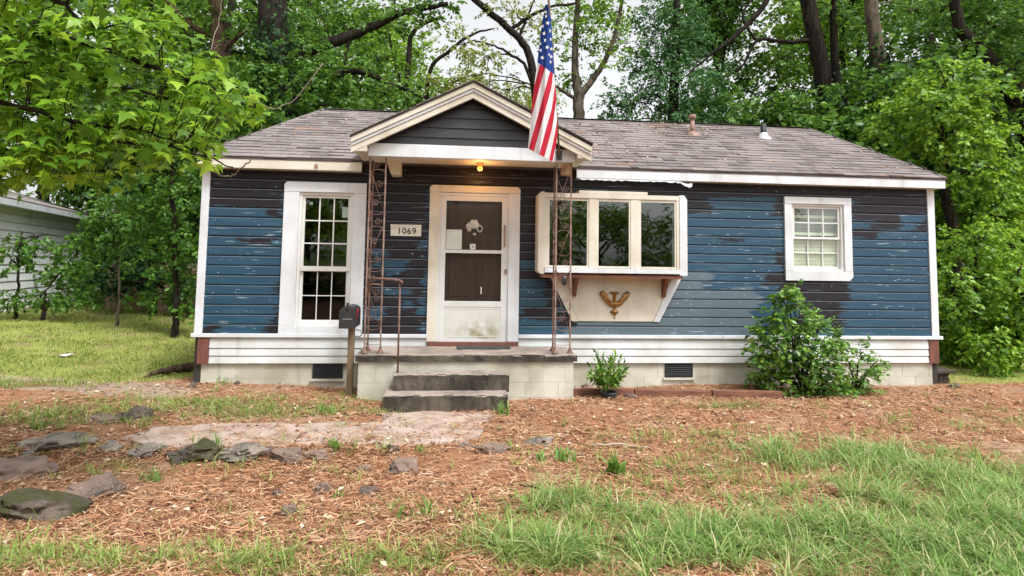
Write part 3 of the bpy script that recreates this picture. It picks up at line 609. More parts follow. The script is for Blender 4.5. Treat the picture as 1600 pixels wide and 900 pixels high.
# ------------------------------------------------------------------ door
door = link('storm_door', MB().box(3.022, 3.094, -.034, -.006, .602, 2.566).box(3.855, 3.926, -.034, -.006, .602, 2.566).box(3.094, 3.855, -.034, -.006, 2.498, 2.566).box(3.094, 3.855, -.034, -.006, 1.066, 1.142).box(3.094, 3.855, -.034, -.006, .602, .640).mesh('storm_door'), M['alu'], house)
door['label'] = 'pale aluminium storm door with two glass panes over a grimy kick panel'
box('door_rail', M['alu'], door, 3.094, 3.855, -.040, -.010, 1.788, 1.832); box('kick_panel', M['kick'], door, 3.094, 3.855, -.028, -.012, .641, 1.065); MB().box(3.12, 3.83, -.031, -.0285, .665, .675).box(3.12, 3.83, -.031, -.0285, 1.035, 1.045).build('panel_bead', M['alu'], door)
for a, b in ((1.833, 2.497), (1.143, 1.787)): box('pane', M['door_glass'], door, 3.095, 3.854, -.024, -.020, a, b)
MB().box(3.58, 3.592, -.060, -.036, 1.24, 1.335).box(3.58, 3.592, -.036, -.024, 1.24, 1.252).box(3.58, 3.592, -.036, -.024, 1.323, 1.335).build('door_pull', M['paper'], door)
box('door_closer', M['pipe'], door, 3.885, 3.905, -.052, -.035, 1.88, 2.18); box('latch', M['pipe'], door, 3.90, 3.93, -.055, -.035, 1.52, 1.58)
wd = box('wooden_door', M['brown_door'], house, 3.0, 3.945, .03, .075, .56, 2.605); wd['label'] = 'dark brown wooden front door behind the storm door'
for a, b, c_, d_ in ((3.15, 3.44, 1.2, 1.7), (3.52, 3.80, 1.2, 1.7)): box('door_panel', M['brown_door'], wd, a, b, .022, .030, c_, d_, bevel=.006)
trimD = M['cream']
MB().prism([(2.865, 2.612), (4.103, 2.612), (4.103, 2.67), (4.07, 2.706), (2.90, 2.706), (2.865, 2.675)], -.058, .0).build('door_casing', trimD, house, bevel=.003)
for a, b in ((2.867, 3.000), (3.950, 4.100)): box('door_casing', trimD if a < 3 else M['trim'], house, a, b, -.054, .002, .605, 2.610, bevel=.003)
for a, b in ((3.001, 3.020), (3.928, 3.949)): box('door_jamb', M['trim'], house, a, b, -.030, .03, .605, 2.610)
box('door_jamb', M['trim'], house, 3.02, 3.928, -.030, .03, 2.570, 2.610)
box('threshold', M['rust_wood'], house, 2.880, 4.098, -.075, .02, .548, .600, bevel=.004)
# white flower bunch, paper notice and sticker on the door
fl = thing('flower_bunch', 'white cloth flowers hanging on the brown front door', 'flowers', (3.49, .01, 2.10))
def flower(cx, cz, r_, n, lab='flower_head'):
    mb = MB()
    for ring, (rr, sz, yy) in enumerate(((r_*.62, r_*.55, .0), (r_*.34, r_*.46, -.012), (r_*.05, r_*.34, -.022))):
        for i in range(n):
            a = i*2*math.pi/n+ring*.5; px, pz = cx+rr*math.cos(a), cz+rr*math.sin(a); N = 7; base = len(mb.v)
            mb.v.append((px, .012+yy, pz)); mb.v += [(px+sz*math.cos(k*2*math.pi/N), .020+yy+.006*math.sin(3*k), pz+sz*.9*math.sin(k*2*math.pi/N)) for k in range(N)]
            mb.f += [(base, base+1+k, base+1+(k+1) % N) for k in range(N)]
    return mb.build(lab, M['petal'], fl)
flower(3.475, 2.185, .062, 6); flower(3.405, 2.155, .040, 5); flower(3.41, 2.105, .026, 5); flower(3.483, 2.05, .022, 5); flower(3.395, 2.20, .012, 4)
mb = MB(); pp = [(3.555+.033*math.cos(a*.4189), .016, 2.125+.042*math.sin(a*.4189)) for a in range(16)]; mb.tube(pp, .009, 6).build('ribbon_loop', M['petal'], fl, True)
MB().tube([(3.48, .02, 2.17), (3.485, .018, 2.08), (3.47, .018, 1.99)], .006, 5).build('flower_stem', M['leaf_dark'], fl)
tag(box('paper_notice', M['paper'], None, 3.100, 3.312, -.0195, -.0175, 1.838, 2.105), 'white sheet of paper behind the storm door glass', 'notice')
st_ = tag(box('door_sticker', M['paper'], None, 3.424, 3.50, -.0195, -.0180, 1.838, 1.915), 'small square white sticker low in the upper door pane', 'sticker')
box('sticker_print', M['ink'], st_, 3.455, 3.472, -.0202, -.0196, 1.868, 1.885)
# number plate 1069
def text(body, size, x, y, z, mat, parent, name, bold=.0):
    cu = bpy.data.curves.new('t', 'FONT'); cu.body = body; cu.size = size; cu.extrude = .0012; cu.offset = bold; cu.align_x = 'CENTER'; cu.space_character = 1.12
    o = bpy.data.objects.new('t', cu); COL.objects.link(o); bpy.context.view_layer.update()
    me = bpy.data.meshes.new_from_object(o.evaluated_get(bpy.context.evaluated_depsgraph_get())); bpy.data.objects.remove(o)
    me.transform(Matrix.Translation((x, y, z)) @ Matrix.Rotation(math.pi/2, 4, 'X')); me.materials.clear(); return link(name, me, mat, parent)
ns = thing('house_number_sign', 'cream number plate reading 1069 on dark siding beside the door', 'sign', (2.56, -.02, 2.0))
box('plate', M['sign'], ns, 2.355, 2.763, -.036, -.018, 2.003, 2.155, bevel=.004); box('top_rail', M['sign'], ns, 2.353, 2.765, -.041, -.0365, 2.135, 2.157)
text('1069', .118, 2.570, -.0385, 2.033, M['ink'], ns, 'digits', .0016)

# ------------------------------------------------------------------ porch
porch = thing('porch', 'low concrete porch on painted blocks with a dark stained edge', 'porch', (3.4, -.45, 0))
def stained(name, parent, x0, x1, y0, y1, z0, z1, top, side, chip=.006, seed=1):
    """rounded, slightly chipped concrete block; walking surface and faces differ in staining"""
    rr = random.Random(seed); bm = bmesh.new(); bmesh.ops.create_cube(bm, size=1)
    for v in bm.verts: v.co = Vector(((x0+x1)/2+v.co.x*(x1-x0), (y0+y1)/2+v.co.y*(y1-y0), (z0+z1)/2+v.co.z*(z1-z0)))
    ed = [e for e in bm.edges if abs((e.verts[0].co-e.verts[1].co).x) > .3]; bmesh.ops.subdivide_edges(bm, edges=ed, cuts=26)
    bmesh.ops.bevel(bm, geom=[e for e in bm.edges if all(abs(v.co.z-z1) < 1e-4 and abs(v.co.y-y0) < 1e-4 for v in e.verts)], offset=.016, segments=2, profile=.5, affect='EDGES')
    for v in bm.verts:
        if v.co.y < y0+.03: v.co.y += abs(rr.gauss(0, chip)); v.co.z += -abs(rr.gauss(0, chip*.7)) if v.co.z > z1-.03 else 0
    me = bpy.data.meshes.new(name); bm.normal_update(); bm.to_mesh(me)
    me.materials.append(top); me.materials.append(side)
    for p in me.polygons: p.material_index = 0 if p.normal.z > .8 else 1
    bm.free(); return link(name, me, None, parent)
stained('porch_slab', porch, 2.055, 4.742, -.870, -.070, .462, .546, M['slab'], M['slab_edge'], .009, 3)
box('block_core', M['block'], porch, 2.12, 4.68, -.8295, -.07, -.25, .455)
pb = MB().box(0, 1, 0, .05, 0, 1).mesh('porch_block'); pb.materials.append(M['block'])
for z0, z1, off in ((.385, .459, 0), (.212, .381, .2), (.03, .208, 0), (-.15, .026, .2)):
    x = 2.09-off
    while x < 4.70:
        a, b = max(x, 2.09), min(x+.40, 4.702); x += .404
        if b-a > .03:
            o = link('porch_block', pb, None, porch); o.location = (a, -.836+random.uniform(0, .003), z0); o.scale = (b-a-.0025, .13, z1-z0)
    for X in (2.09, 4.662):
        o = link('porch_block', pb, None, porch); o.location = (X, -.790, z0); o.scale = (.04, 14, z1-z0)
steps = thing('front_steps', 'two dark stained concrete steps up to the porch', 'steps', (3.15, -1.1, 0))
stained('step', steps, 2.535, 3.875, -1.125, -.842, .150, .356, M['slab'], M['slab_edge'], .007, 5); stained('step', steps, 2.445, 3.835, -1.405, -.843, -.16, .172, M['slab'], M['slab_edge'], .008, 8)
tag(MB().slab([(3.27, -.38, .556), (3.97, -.36, .556), (3.98, -.10, .556), (3.27, -.10, .556)], .009).build('doormat', M['rubber']), 'thin dark doormat at the storm door', 'doormat')

def spiral(cx, y, cz, r_, turns, a0, dir_=1, n=22):
    return [(cx+r_*(1-.82*i/n)*math.cos(a0+dir_*turns*2*math.pi*i/n), y, cz+r_*(1-.82*i/n)*math.sin(a0+dir_*turns*2*math.pi*i/n)) for i in range(n+1)]
def scrollwork(P, xa, xb, y, z0, z1, mat, seed):
    rr = random.Random(seed); w = xb-xa; z = z1-.12; m = 0; th = .0042
    def put(p, nm='scroll'): MB().tube(p, th, 5).build(nm, mat, P, True)
    for zz in (z1-.15, z0+.10): put([(xa, y, zz), (xb, y, zz)], 'crossbar')
    for s_, zc in ((1, z1-.30), (-1, z1-.95), (1, z1-1.75)):
        put([(xa if s_ > 0 else xb, y, zc+.10), (xa+w*.3 if s_ > 0 else xb-w*.3, y, zc-.02), (xb if s_ > 0 else xa, y, zc-.36)], 'diagonal_bar')
    for i, zc in enumerate(np.arange(z1-.09, z0+.25, -.235)):
        s_ = 1 if i % 2 else -1; r_ = w*.27; cx = xa+w*.62 if s_ > 0 else xa+w*.38
        put(spiral(cx, y, zc, r_, 1.6, math.pi*(.15 if s_ > 0 else .85), -s_))
        put([(xa+w*.5-s_*w*.5*math.cos(u*math.pi/10), y, zc-.11-.045*math.sin(u*math.pi/10)*(1 if i % 3 else -1)) for u in range(11)], 'curved_bar')
def column(label, xa, xb, back, m1, m2, seed, lamp=False):
    P = thing('porch_column', label, 'column', ((xa+xb)/2, -.72, .546)); y = -.72; z0, z1 = .546, 2.949
    for x, yy, mm in ((xa, y, m2), (xb, y, m2))+(((xa+.012, y+back, m1),) if back else ()):
        MB().box(x-.009, x+.009, yy-.009, yy+.009, z0+.03, z1).build('post', mm, P); MB().lathe([(.013, .07), (.016, .045), (.038, .014), (.042, .0)], (x, yy, z0), 10).build('post_foot', m1, P, True)
    scrollwork(P, xa+.011, xb-.011, y, z0, z1, m1, seed)
    if back:      # side panel running back to the house
        for zc in np.arange(z1-.25, z0+.3, -.24): MB().tube([(xa+.006, y+back*(.5+.42*math.cos(a*.55)*(1-a/18)), zc+.09*math.sin(a*.55)*(1-a/18)) for a in range(15)], .0048, 5).build('scroll', m1, P, True)
        for zz in (z1-.15, z0+.10, z0+1.1): MB().tube([(xa, y+.011, zz), (xa+.012, y+back-.011, zz)], .006, 5).build('crossbar', m1, P)
    return P
colL = column('rusty wrought iron scroll column left of the door, behind the mailbox', 2.141, 2.332, .24, M['iron'], M['iron_light'], 3); colR = column('rusty wrought iron scroll column in front of the three-pane window', 4.487, 4.676, .24, M['iron'], M['iron_light'], 9)
tag(MB().lathe([(0, .075), (.03, .072), (.034, .03), (.034, -.03), (.02, -.05), (0, -.052)], (4.60, -.70, 1.44), 12).build('hanging_lantern', M['black'], None, True), 'small black lamp wired to the right iron column', 'lamp')
# handrail beside the steps
hr = thing('handrail', 'short rusty iron handrail with a curled end beside the steps', 'handrail', (2.57, -1.0, .356))
for dz, nm in ((0, 'top_rail'), (-.075, 'lower_rail')):
    MB().tube([(2.20, -.70, 1.30+dz), (2.165, -.735, 1.37+dz), (2.19, -.76, 1.445+dz), (2.30, -.83, 1.450+dz), (2.45, -.93, 1.443+dz), (2.555, -1.0, 1.436+dz), (2.59, -1.02, 1.42+dz), (2.585, -1.02, 1.385+dz)] if dz == 0 else [(2.19, -.735, 1.30), (2.175, -.745, 1.36), (2.22, -.78, 1.380), (2.33, -.85, 1.378)], .016 if dz == 0 else .011, 7).build(nm, M['iron'], hr, True)
MB().tube([(2.568, -1.0, .356), (2.566, -1.0, 1.43)], .012, 8).build('post', M['iron'], hr, True); MB().tube(spiral(2.27, -.77, 1.29, .05, 1.5, 1.5), .006, 5).build('scroll', M['iron'], hr, True)
# porch light, with its own lamp
pl = thing('porch_light', 'lit orange bulb on the porch ceiling above the door', 'lamp', (3.518, -.45, 2.967))
MB().lathe([(.0, 0), (.050, 0), (.046, -.02), (.025, -.032), (.022, -.045)], (3.518, -.45, 2.967), 14).build('lamp_base', M['tan'], pl, True)
em = NT('lit_bulb'); em.put(em.b.inputs['Base Color'], (1, .5, .15)); em.b.inputs['Emission Color'].default_value = (1, .17, .02, 1); em.b.inputs['Emission Strength'].default_value = 1.7
MB().lathe([(.012, -.04), (.028, -.052), (.036, -.072), (.032, -.094), (.018, -.106), (0, -.109)], (3.518, -.45, 2.967), 16).build('bulb', em.m, pl, True)
ld = bpy.data.lights.new('bulb_light', 'POINT'); ld.energy = 3.0; ld.color = (1, .45, .13); ld.shadow_soft_size = .04
lo_ = bpy.data.objects.new('bulb_light', ld); COL.objects.link(lo_); lo_.parent = pl; lo_.location = (0, -.02, -.15)
# motion-sensor box under the right end of the beam
sp_ = thing('siren_box', 'tan rounded weatherproof box mounted under the right porch beam', 'box', (4.63, -.5, 2.95))
MB().prism([(4.575, 2.835), (4.59, 2.815), (4.70, 2.815), (4.712, 2.83), (4.712, 2.945), (4.69, 2.966), (4.60, 2.966), (4.58, 2.945)], -.60, -.50).build('casing', M['tan'], sp_, bevel=.01); MB().tube([(4.645, -.612, 2.87), (4.645, -.600, 2.87)], .045, 14).build('lens', M['tan'], sp_); MB().tube([(4.66, -.60, 2.815), (4.62, -.66, 2.70), (4.56, -.70, 2.58), (4.52, -.715, 2.45)], .004, 5).build('cable', M['iron_light'], sp_)
# mailbox on a timber post
mp = at(541, 617, -.62); MX, MY = at(549, 530, -.62).x, -.62; mg = float(gz(MX, MY))
mbx = thing('mailbox', 'black arched mailbox with a red flag on a wooden post', 'mailbox', (MX, MY, mg))
pz = at(549, 510, MY).z; tp = at(549, 477, MY).z
MB().box(MX-.038, MX+.038, MY-.038, MY+.04, mg-.2, pz).build('post', M['wood'], mbx, bevel=.006)
xl, xr = at(534, 505, MY).x, at(559, 505, MY).x; yf, yb = MY-.20, MY+.28
def arch(x0, x1, z0, z1, n=9):
    rr_ = (x1-x0)/2; cx = (x0+x1)/2; return [(x0, z0), (x1, z0)]+[(cx+rr_*math.cos(math.pi*i/n), z1-rr_*.8+rr_*.8*math.sin(math.pi*i/n)) for i in range(n+1)]
MB().prism(arch(xl+.004, xr-.004, pz+.001, tp), yf, yb).build('body', M['black'], mbx); MB().prism(arch(xl-.003, xr+.003, pz-.006, tp+.007), yf-.014, yf-.001).build('door', M['black'], mbx)
MB().box((xl+xr)/2-.017, (xl+xr)/2+.017, yf-.030, yf-.015, tp-.035, tp+.045).build('latch_tab', M['black'], mbx, bevel=.006)
MB().box(xl+.04, xr-.04, yf-.0165, yf-.0145, pz+.105, pz+.109).build('emboss', M['meter'], mbx)
MB().box(xr+.001, xr+.008, yf+.09, yf+.115, pz+.11, pz+.17).box(xr+.001, xr+.008, yf+.09, yf+.20, pz+.171, pz+.225).build('flag', M['red'], mbx)
MB().tube([(MX+.05, MY, pz-.04), (MX+.115, MY-.04, pz-.045), (MX+.125, MY-.05, pz-.10), (MX+.10, MY-.04, pz-.125), (MX+.048, MY, pz-.12)], .006, 6).build('paper_hook', M['black'], mbx, True)
# electric meter on the right wall
el = thing('electric_meter', 'round grey electric meter at the right end wall', 'meter', (10.29, .30, 2.0))
ez = at(1463, 366, .3).z
MB().box(10.262, 10.30, .18, .42, ez-.28, ez+.16).build('meter_box', M['meter'], el, bevel=.008); mb = MB(); mb.tube([(10.30, .30, ez), (10.375, .30, ez), (10.40, .30, ez)], [.095, .09, .065], 16).build('meter_glass', M['meter'], el, True); MB().tube([(10.28, .30, ez-.28), (10.28, .30, .3)], .02, 8).build('conduit', M['meter'], el, True)
# dark stone seat at the right corner
b0 = at(1474, 597, .35); bz = float(gz(b0.x, .35)); sx = at(1462, 580, .35).x; sx2 = at(1481, 580, .35).x; tz = at(1470, 576, .35).z
bn = thing('stone_bench', 'low dark stone seat at the right corner of the house', 'bench', (b0.x, .35, bz))
box('top', M['slab_edge'], bn, sx-.12, sx2, .20, .62, tz-.05, tz, bevel=.008); MB().prism([(sx-.02, bz-.1), (sx2-.07, bz-.1), (sx2-.045, bz+.05), (sx2-.075, tz-.10), (sx2-.04, tz-.051), (sx-.02, tz-.051)], .26, .56).build('pedestal', M['slab_edge'], bn)

# ------------------------------------------------------------------ flag on an angled pole
fp = thing('flag_pole', 'thin angled flag pole fixed to the porch beam', 'flag pole', (4.62, -.82, 3.0))
pa = Vector((4.50, -.835, 3.02)); pb_ = at(856, -18, -2.05)
MB().tube([pa, pa.lerp(pb_, .5), pb_], .013, 8).build('pole', M['wood'], fp, True); MB().box(4.465, 4.535, -.832, -.816, 2.97, 3.09).build('bracket', M['black'], fp); MB().lathe([(0, .05), (.018, .035), (.022, .015), (.012, 0)], tuple(pb_), 8).build('finial', M['gold'], fp, True)
flag = thing('american_flag', 'red, white and blue striped flag with stars hanging from the porch pole', 'flag', tuple(at(860, 20, -1.95)))
# outline in flag picture units (533 x 900 crop -> photo px): left edge, right edge by height
LE = [(0, 240), (40, 238), (120, 222), (325, 198), (500, 176), (770, 150)]; RE = [(0, 262), (30, 266), (350, 284), (500, 296), (690, 304), (845, 284)]
lx = lambda q: np.interp(q, [a for a, b in LE], [b for a, b in LE]); rx_ = lambda q: np.interp(q, [a for a, b in RE], [b for a, b in RE])
NU, NV = 48, 120; fv = []; uvs = []
def fpos(u, v):
    b = 24+v*(746+75*u**.9); X = lx(min(b, 770))+(rx_(b)-lx(min(b, 770)))*u
    px, py = 780+X/3.331, b/3.331
    fold = .055*math.sin(u*7.5+v*1.2+.4)*(.35+.65*v)+.02*math.sin(u*17+3*v)*(.4+.6*v)+.10*max(0, u-.72)
    return px, py, -1.92+fold-.10*v*0, X, b
for j in range(NV+1):
    for i in range(NU+1):
        px, py, Y, X, b = fpos(i/NU, j/NV); fv.append(tuple(at(px, py, Y)))
        fold_shift = 18*max(0, (i/NU-.80))/.2
        uvs.append(((X+b*.276+fold_shift)/31.0, (b-(325+(X-200)*.72))/100.0))
ff = [(j*(NU+1)+i, j*(NU+1)+i+1, (j+1)*(NU+1)+i+1, (j+1)*(NU+1)+i) for j in range(NV) for i in range(NU)]
fm = bpy.data.meshes.new('cloth'); fm.from_pydata(fv, [], ff); fm.update(); ul = fm.uv_layers.new(name='cloth')
for lp in fm.loops: ul.data[lp.index].uv = uvs[lp.vertex_index]
fm.polygons.foreach_set('use_smooth', [True]*len(fm.polygons))
t = NT('flag_cloth'); uvn = t.n.new('ShaderNodeUVMap'); uvn.uv_map = 'cloth'; s3 = t.n.new('ShaderNodeSeparateXYZ'); t.l.new(uvn.outputs[0], s3.inputs[0])
stp = t.ma('GREATER_THAN', t.ma('FRACT', t.ma('MULTIPLY', t.ma('ADD', s3.outputs[0], .15), .5)), .5)
c = t.mix(stp, (.50, .022, .045), (.74, .72, .74)); c = t.mix(t.ma('LESS_THAN', s3.outputs[1], 0.0), c, (.018, .055, .25)); t.bump(t.noise(160), .1, .001); t.out(c, .75, 0, .2)
tr = t.n.new('ShaderNodeBsdfTranslucent'); t.l.new(c, tr.inputs[0]); mx = t.n.new('ShaderNodeMixShader'); mx.inputs[0].default_value = .25; t.l.new(t.b.outputs[0], mx.inputs[1]); t.l.new(tr.outputs[0], mx.inputs[2]); t.l.new(mx.outputs[0], t.n['Material Output'].inputs[0])
link('cloth', fm, t.m, flag)
for (X, b) in [(247, 85), (252, 120), (262, 160), (229, 138), (235, 174), (242, 210), (250, 246), (258, 285), (214, 228), (218, 262), (225, 300), (265, 322), (243, 62), (268, 205), (272, 255), (271, 295)]:
    v = (b-24)/780; u = (X-lx(b))/(rx_(b)-lx(b)); _, _, Y, _, _ = fpos(min(max(u, .05), .97), v); mb = MB(); c0 = at(780+X/3.331, b/3.331, Y-.006)
    mb.v = [tuple(c0+Vector((.026*(1 if k % 2 == 0 else .42)*math.sin(k*math.pi/5+.12)*(.72 if u > .8 else 1), 0, .026*(1 if k % 2 == 0 else .42)*math.cos(k*math.pi/5+.12)))) for k in range(10)]
    mb.f = [tuple(range(9, -1, -1))]; mb.build('star', M['petal'], flag)
# ------------------------------------------------------------------ foliage tools
def unit(a): return a/np.maximum(np.linalg.norm(a, axis=-1, keepdims=True), 1e-9)
def leaf_geo(P, A, N, L, W=.34, fold=.10):
    """folded four-point leaves: P base, A axis, N normal, L length"""
    A = unit(A); B = unit(np.cross(A, N)); N = np.cross(B, A); L = L[:, None]
    v = np.stack([P, P+A*L*.45+B*L*W+N*L*fold, P+A*L, P+A*L*.45-B*L*W+N*L*fold], 1).reshape(-1, 3)
    k = np.arange(len(P))[:, None]*4; f = np.concatenate([k+np.array([[0, 1, 2]]), k+np.array([[0, 2, 3]])], 0); return v, f
STAR = np.array([[0, 0], [.22, .10], [.50, .02], [.30, .24], [.62, .42], [.30, .42], [.20, .52], [0, 1.0], [-.20, .52], [-.30, .42], [-.62, .42], [-.30, .24], [-.50, .02], [-.22, .10]])
def star_geo(P, A, N, L):
    """five-lobed leaves, lobes drooping a little"""
    A = unit(A); B = unit(np.cross(A, N)); N = np.cross(B, A); n = len(STAR)
    r_ = np.hypot(STAR[:, 0], STAR[:, 1]-.3); cv_ = rng.normal(.30, .22, len(P)); tw_ = rng.normal(0, .18, len(P)); dz = -cv_[:, None]*r_[None]**2+.06*np.abs(STAR[None, :, 0])+tw_[:, None]*(STAR[:, 0]*STAR[:, 1])[None]
    c = P+A*(L*.3)[:, None]
    v = P[:, None]+A[:, None]*(L[:, None]*STAR[None, :, 1])[..., None]+B[:, None]*(L[:, None]*STAR[None, :, 0])[..., None]+N[:, None]*(L[:, None]*dz)[..., None]
    v = np.concatenate([c[:, None], v], 1).reshape(-1, 3); k = np.arange(len(P))[:, None]*(n+1)
    f = np.concatenate([k+np.array([[0, 1+i, 1+(i+1) % n]]) for i in range(n)], 0); return v, f
def spray(c, r, twigs, per, L, droop=.25, flat=.6, up=.5):
    """twigs of leaves filling an ellipsoid; returns P, A, N, L arrays and twig start/end"""
    c = np.array(c); r = np.array(r); d = unit(rng.normal(size=(twigs, 3))); rad = rng.random(twigs)**.42
    s = c+d*r*rad[:, None]; td = unit(d*np.array([1, 1, flat])+rng.normal(0, .45, (twigs, 3))+np.array([0, 0, -droop+.1])); tl = (.35+.5*rng.random(twigs))*min(r)*.75+L*1.2
    f = (np.arange(per)+.5)/per; P = s[:, None]+td[:, None]*(tl[:, None]*f)[..., None]; P = P+np.array([0, 0, -1])*(droop*tl[:, None]*f**2)[..., None]
    P = P+rng.normal(0, L*.22, P.shape)
    side = unit(np.cross(td, np.array([0, 0, 1.0]))); sg = np.where(np.arange(per) % 2 == 0, 1, -1)
    A = td[:, None]*.6+side[:, None]*sg[None, :, None]*.8+np.array([0, 0, -droop])+rng.normal(0, .35, P.shape)
    N = np.array([0, 0, up])+d[:, None]*.45+rng.normal(0, .38, P.shape)
    return P.reshape(-1, 3), A.reshape(-1, 3), N.reshape(-1, 3), (L*(.65+.6*rng.random(twigs*per)))
def leaves_mesh(name, parts, geo=leaf_geo, **kw):
    V = []; F = []; n = 0
    for p in parts:
        v, f = geo(*p, **kw); V.append(v); F.append(f+n); n += len(v)
    return npmesh(name, np.concatenate(V), np.concatenate(F))
def pxr(px, py, Y): p = at(px, py, Y); return p, (p-CAM).dot(_fw)/CF
def wig(path, n, a):
    """smooth a polyline and shake it a little"""
    P = [Vector(p) for p in path]; out = []
    for i in range(len(P)-1):
        p0, p1, p2, p3 = P[max(i-1, 0)], P[i], P[i+1], P[min(i+2, len(P)-1)]
        for j in range(n):
            u = j/n; out.append(.5*((2*p1)+(p2-p0)*u+(2*p0-5*p1+4*p2-p3)*u*u+(3*p1-p0-3*p2+p3)*u**3)+Vector(rng.normal(0, a, 3)))
    return out+[P[-1]]
def tree(name, label, cat, trunk, Y, clumps, leaf, barkm, L=.12, dens=1.0, limbs=(), group=None, ivy=None, twig_limbs=True, geo=leaf_geo, droop=.25, W=.34, rootdy=0):
    """trunk / limbs as picture polylines (px, py, radius px) at depth Y; clumps (px, py, rx px, ry px, dY)"""
    first = at(trunk[0][0], trunk[0][1], Y); base = (first.x, Y, float(gz(first.x, Y)))
    T = thing(name, label, cat, base, group); mb = MB()
    def poly(pts, y, seg, foot=()):
        W_ = [f[0] for f in foot]; rr = [f[1]*pts[0][2]*pxr(pts[0][0], pts[0][1], y)[1] for f in foot]
        for q in pts:
            p, s_ = pxr(q[0], q[1], y+(q[3] if len(q) > 3 else 0)); W_.append(p); rr.append(q[2]*s_*.85)
        pth = wig(W_, 5, .012); r5 = np.interp(np.linspace(0, len(rr)-1, len(pth)), range(len(rr)), rr); mb.tube(pth, list(r5), seg); return pth, r5
    p0, s0 = pxr(*trunk[0][:2], Y); foot = []
    if p0.z > base[2]+.1: foot = [(Vector((base[0], Y, base[2]-.15)), 1.35), (Vector((base[0], Y, base[2]+.3*(p0.z-base[2]))), 1.1)]
    tp, tr_ = poly(trunk, Y, 10, foot); nodes = list(tp)
    for lb in limbs: nodes += poly(lb, Y, 7)[0]
    parts = []
    for (cx, cy, rx, ry, dy) in clumps:
        p, s_ = pxr(cx, cy, Y+dy); r_ = (rx*s_, max(rx, ry)*s_*.8, ry*s_)
        tw = max(14, int(dens*190*(r_[0]*r_[2])/(L*L*70)*.9)); per = 12
        parts.append(spray(p, r_, tw, per, L, droop))
        if twig_limbs:
            nr = min(nodes, key=lambda q: (Vector(q)-p).length+2.0*max(0, q[2]-p.z)); rl = max(.012, .035*min(1.5, r_[0]))
            mid = Vector(nr).lerp(p, .55)+Vector((0, 0, .12*(p-Vector(nr)).length)); pth = wig([nr, mid, p], 4, .02); mb.tube(pth, list(np.linspace(rl, rl*.45, len(pth))), 5)
            for _ in range(4):
                e = p+Vector(rng.normal(0, .45, 3)*np.array(r_)); pth = wig([p.lerp(Vector(nr), .15), p.lerp(e, .5)+Vector((0, 0, .05)), e], 3, .015); mb.tube(pth, list(np.linspace(rl*.5, rl*.2, len(pth))), 4)
    mb.build('trunk', barkm, T, True)
    if parts: link('crown', leaves_mesh('crown', parts, geo, **({'W': W} if geo is leaf_geo else {})), leaf, T)
    if ivy:
        a, b, k = ivy; V = []
        seg = [i for i in range(len(tp)) if a <= i/(len(tp)-1) <= b]; n = k
        idx = rng.choice(seg, n); th = rng.random(n)*6.283; rad = np.array([tr_[i] for i in idx])*(1.0+.55*rng.random(n)); P = np.array([tuple(tp[i]) for i in idx])+np.stack([np.cos(th)*rad, np.sin(th)*rad, rng.normal(0, .35, n)], 1)
        Nn = np.stack([np.cos(th), np.sin(th), .4+0*th], 1)+rng.normal(0, .3, (n, 3)); Aa = np.stack([rng.normal(0, .5, n), rng.normal(0, .5, n), -np.ones(n)], 1)
        link('ivy', leaves_mesh('ivy', [(P, Aa, Nn, .09+.06*rng.random(n))], W=.42), M['ivy'], T)
    return T
def scatter_clumps(x0, x1, y0, y1, n, r0, r1, dys=1.5, rnd=None):
    r_ = rnd or random; return [(r_.uniform(x0, x1), r_.uniform(y0, y1), r_.uniform(r0, r1), r_.uniform(r0, r1)*.62, r_.uniform(-dys, dys)) for _ in range(n)]

# ------------------------------------------------------------------ trees behind the house, left to right
tree('oak_tree', 'tall brown trunk rising behind the left end of the roof', 'tree', [(352, 300, 15), (348, 200, 14), (342, 90, 13), (336, -20, 12), (325, -160, 9)], 9.0,
     [(300, 30, 50, 30, 0), (395, 40, 45, 26, -1), (370, -40, 70, 40, 0), (260, -40, 70, 50, .5), (310, 110, 40, 24, 1)], M['leaf_mid'], M['bark_brown'], .15, .8, [[(342, 60, 7), (300, 40, 5), (250, -10, 3)], [(345, 80, 6), (380, 50, 4), (420, 20, 2)]], group='trees behind the house')
tree('ivy_oak_tree', 'dark ivy-covered trunk left of the porch gable, long limb reaching right', 'tree', [(446, 300, 34), (440, 180, 32), (432, 90, 29), (425, 0, 26), (418, -160, 20)], 7.5,
     [(480, 130, 60, 26, -.8), (540, 120, 60, 30, -.5), (600, 150, 60, 24, -.5), (510, 165, 60, 20, -.9), (440, 170, 50, 22, -1.1), (650, 165, 45, 16, -.4), (560, 40, 50, 22, 0), (620, 20, 55, 20, .3), (500, 20, 45, 28, .2), (470, 70, 40, 20, -.6), (400, 110, 40, 30, -.7), (395, 185, 40, 20, -1), (680, 0, 40, 22, .2), (590, 90, 46, 18, -.2)],
     M['leaf_mid'], M['bark'], .12, .9, [[(438, 100, 14), (490, 75, 12), (560, 52, 9), (630, 20, 6), (700, 6, 4)], [(442, 175, 8), (500, 128, 7, -.4), (560, 112, 6, -.4), (610, 132, 5, -.4), (665, 152, 4, -.4)], [(545, 62, 4), (540, 90, 3), (538, 120, 2)]], group='trees behind the house', ivy=(0, .75, 5200))
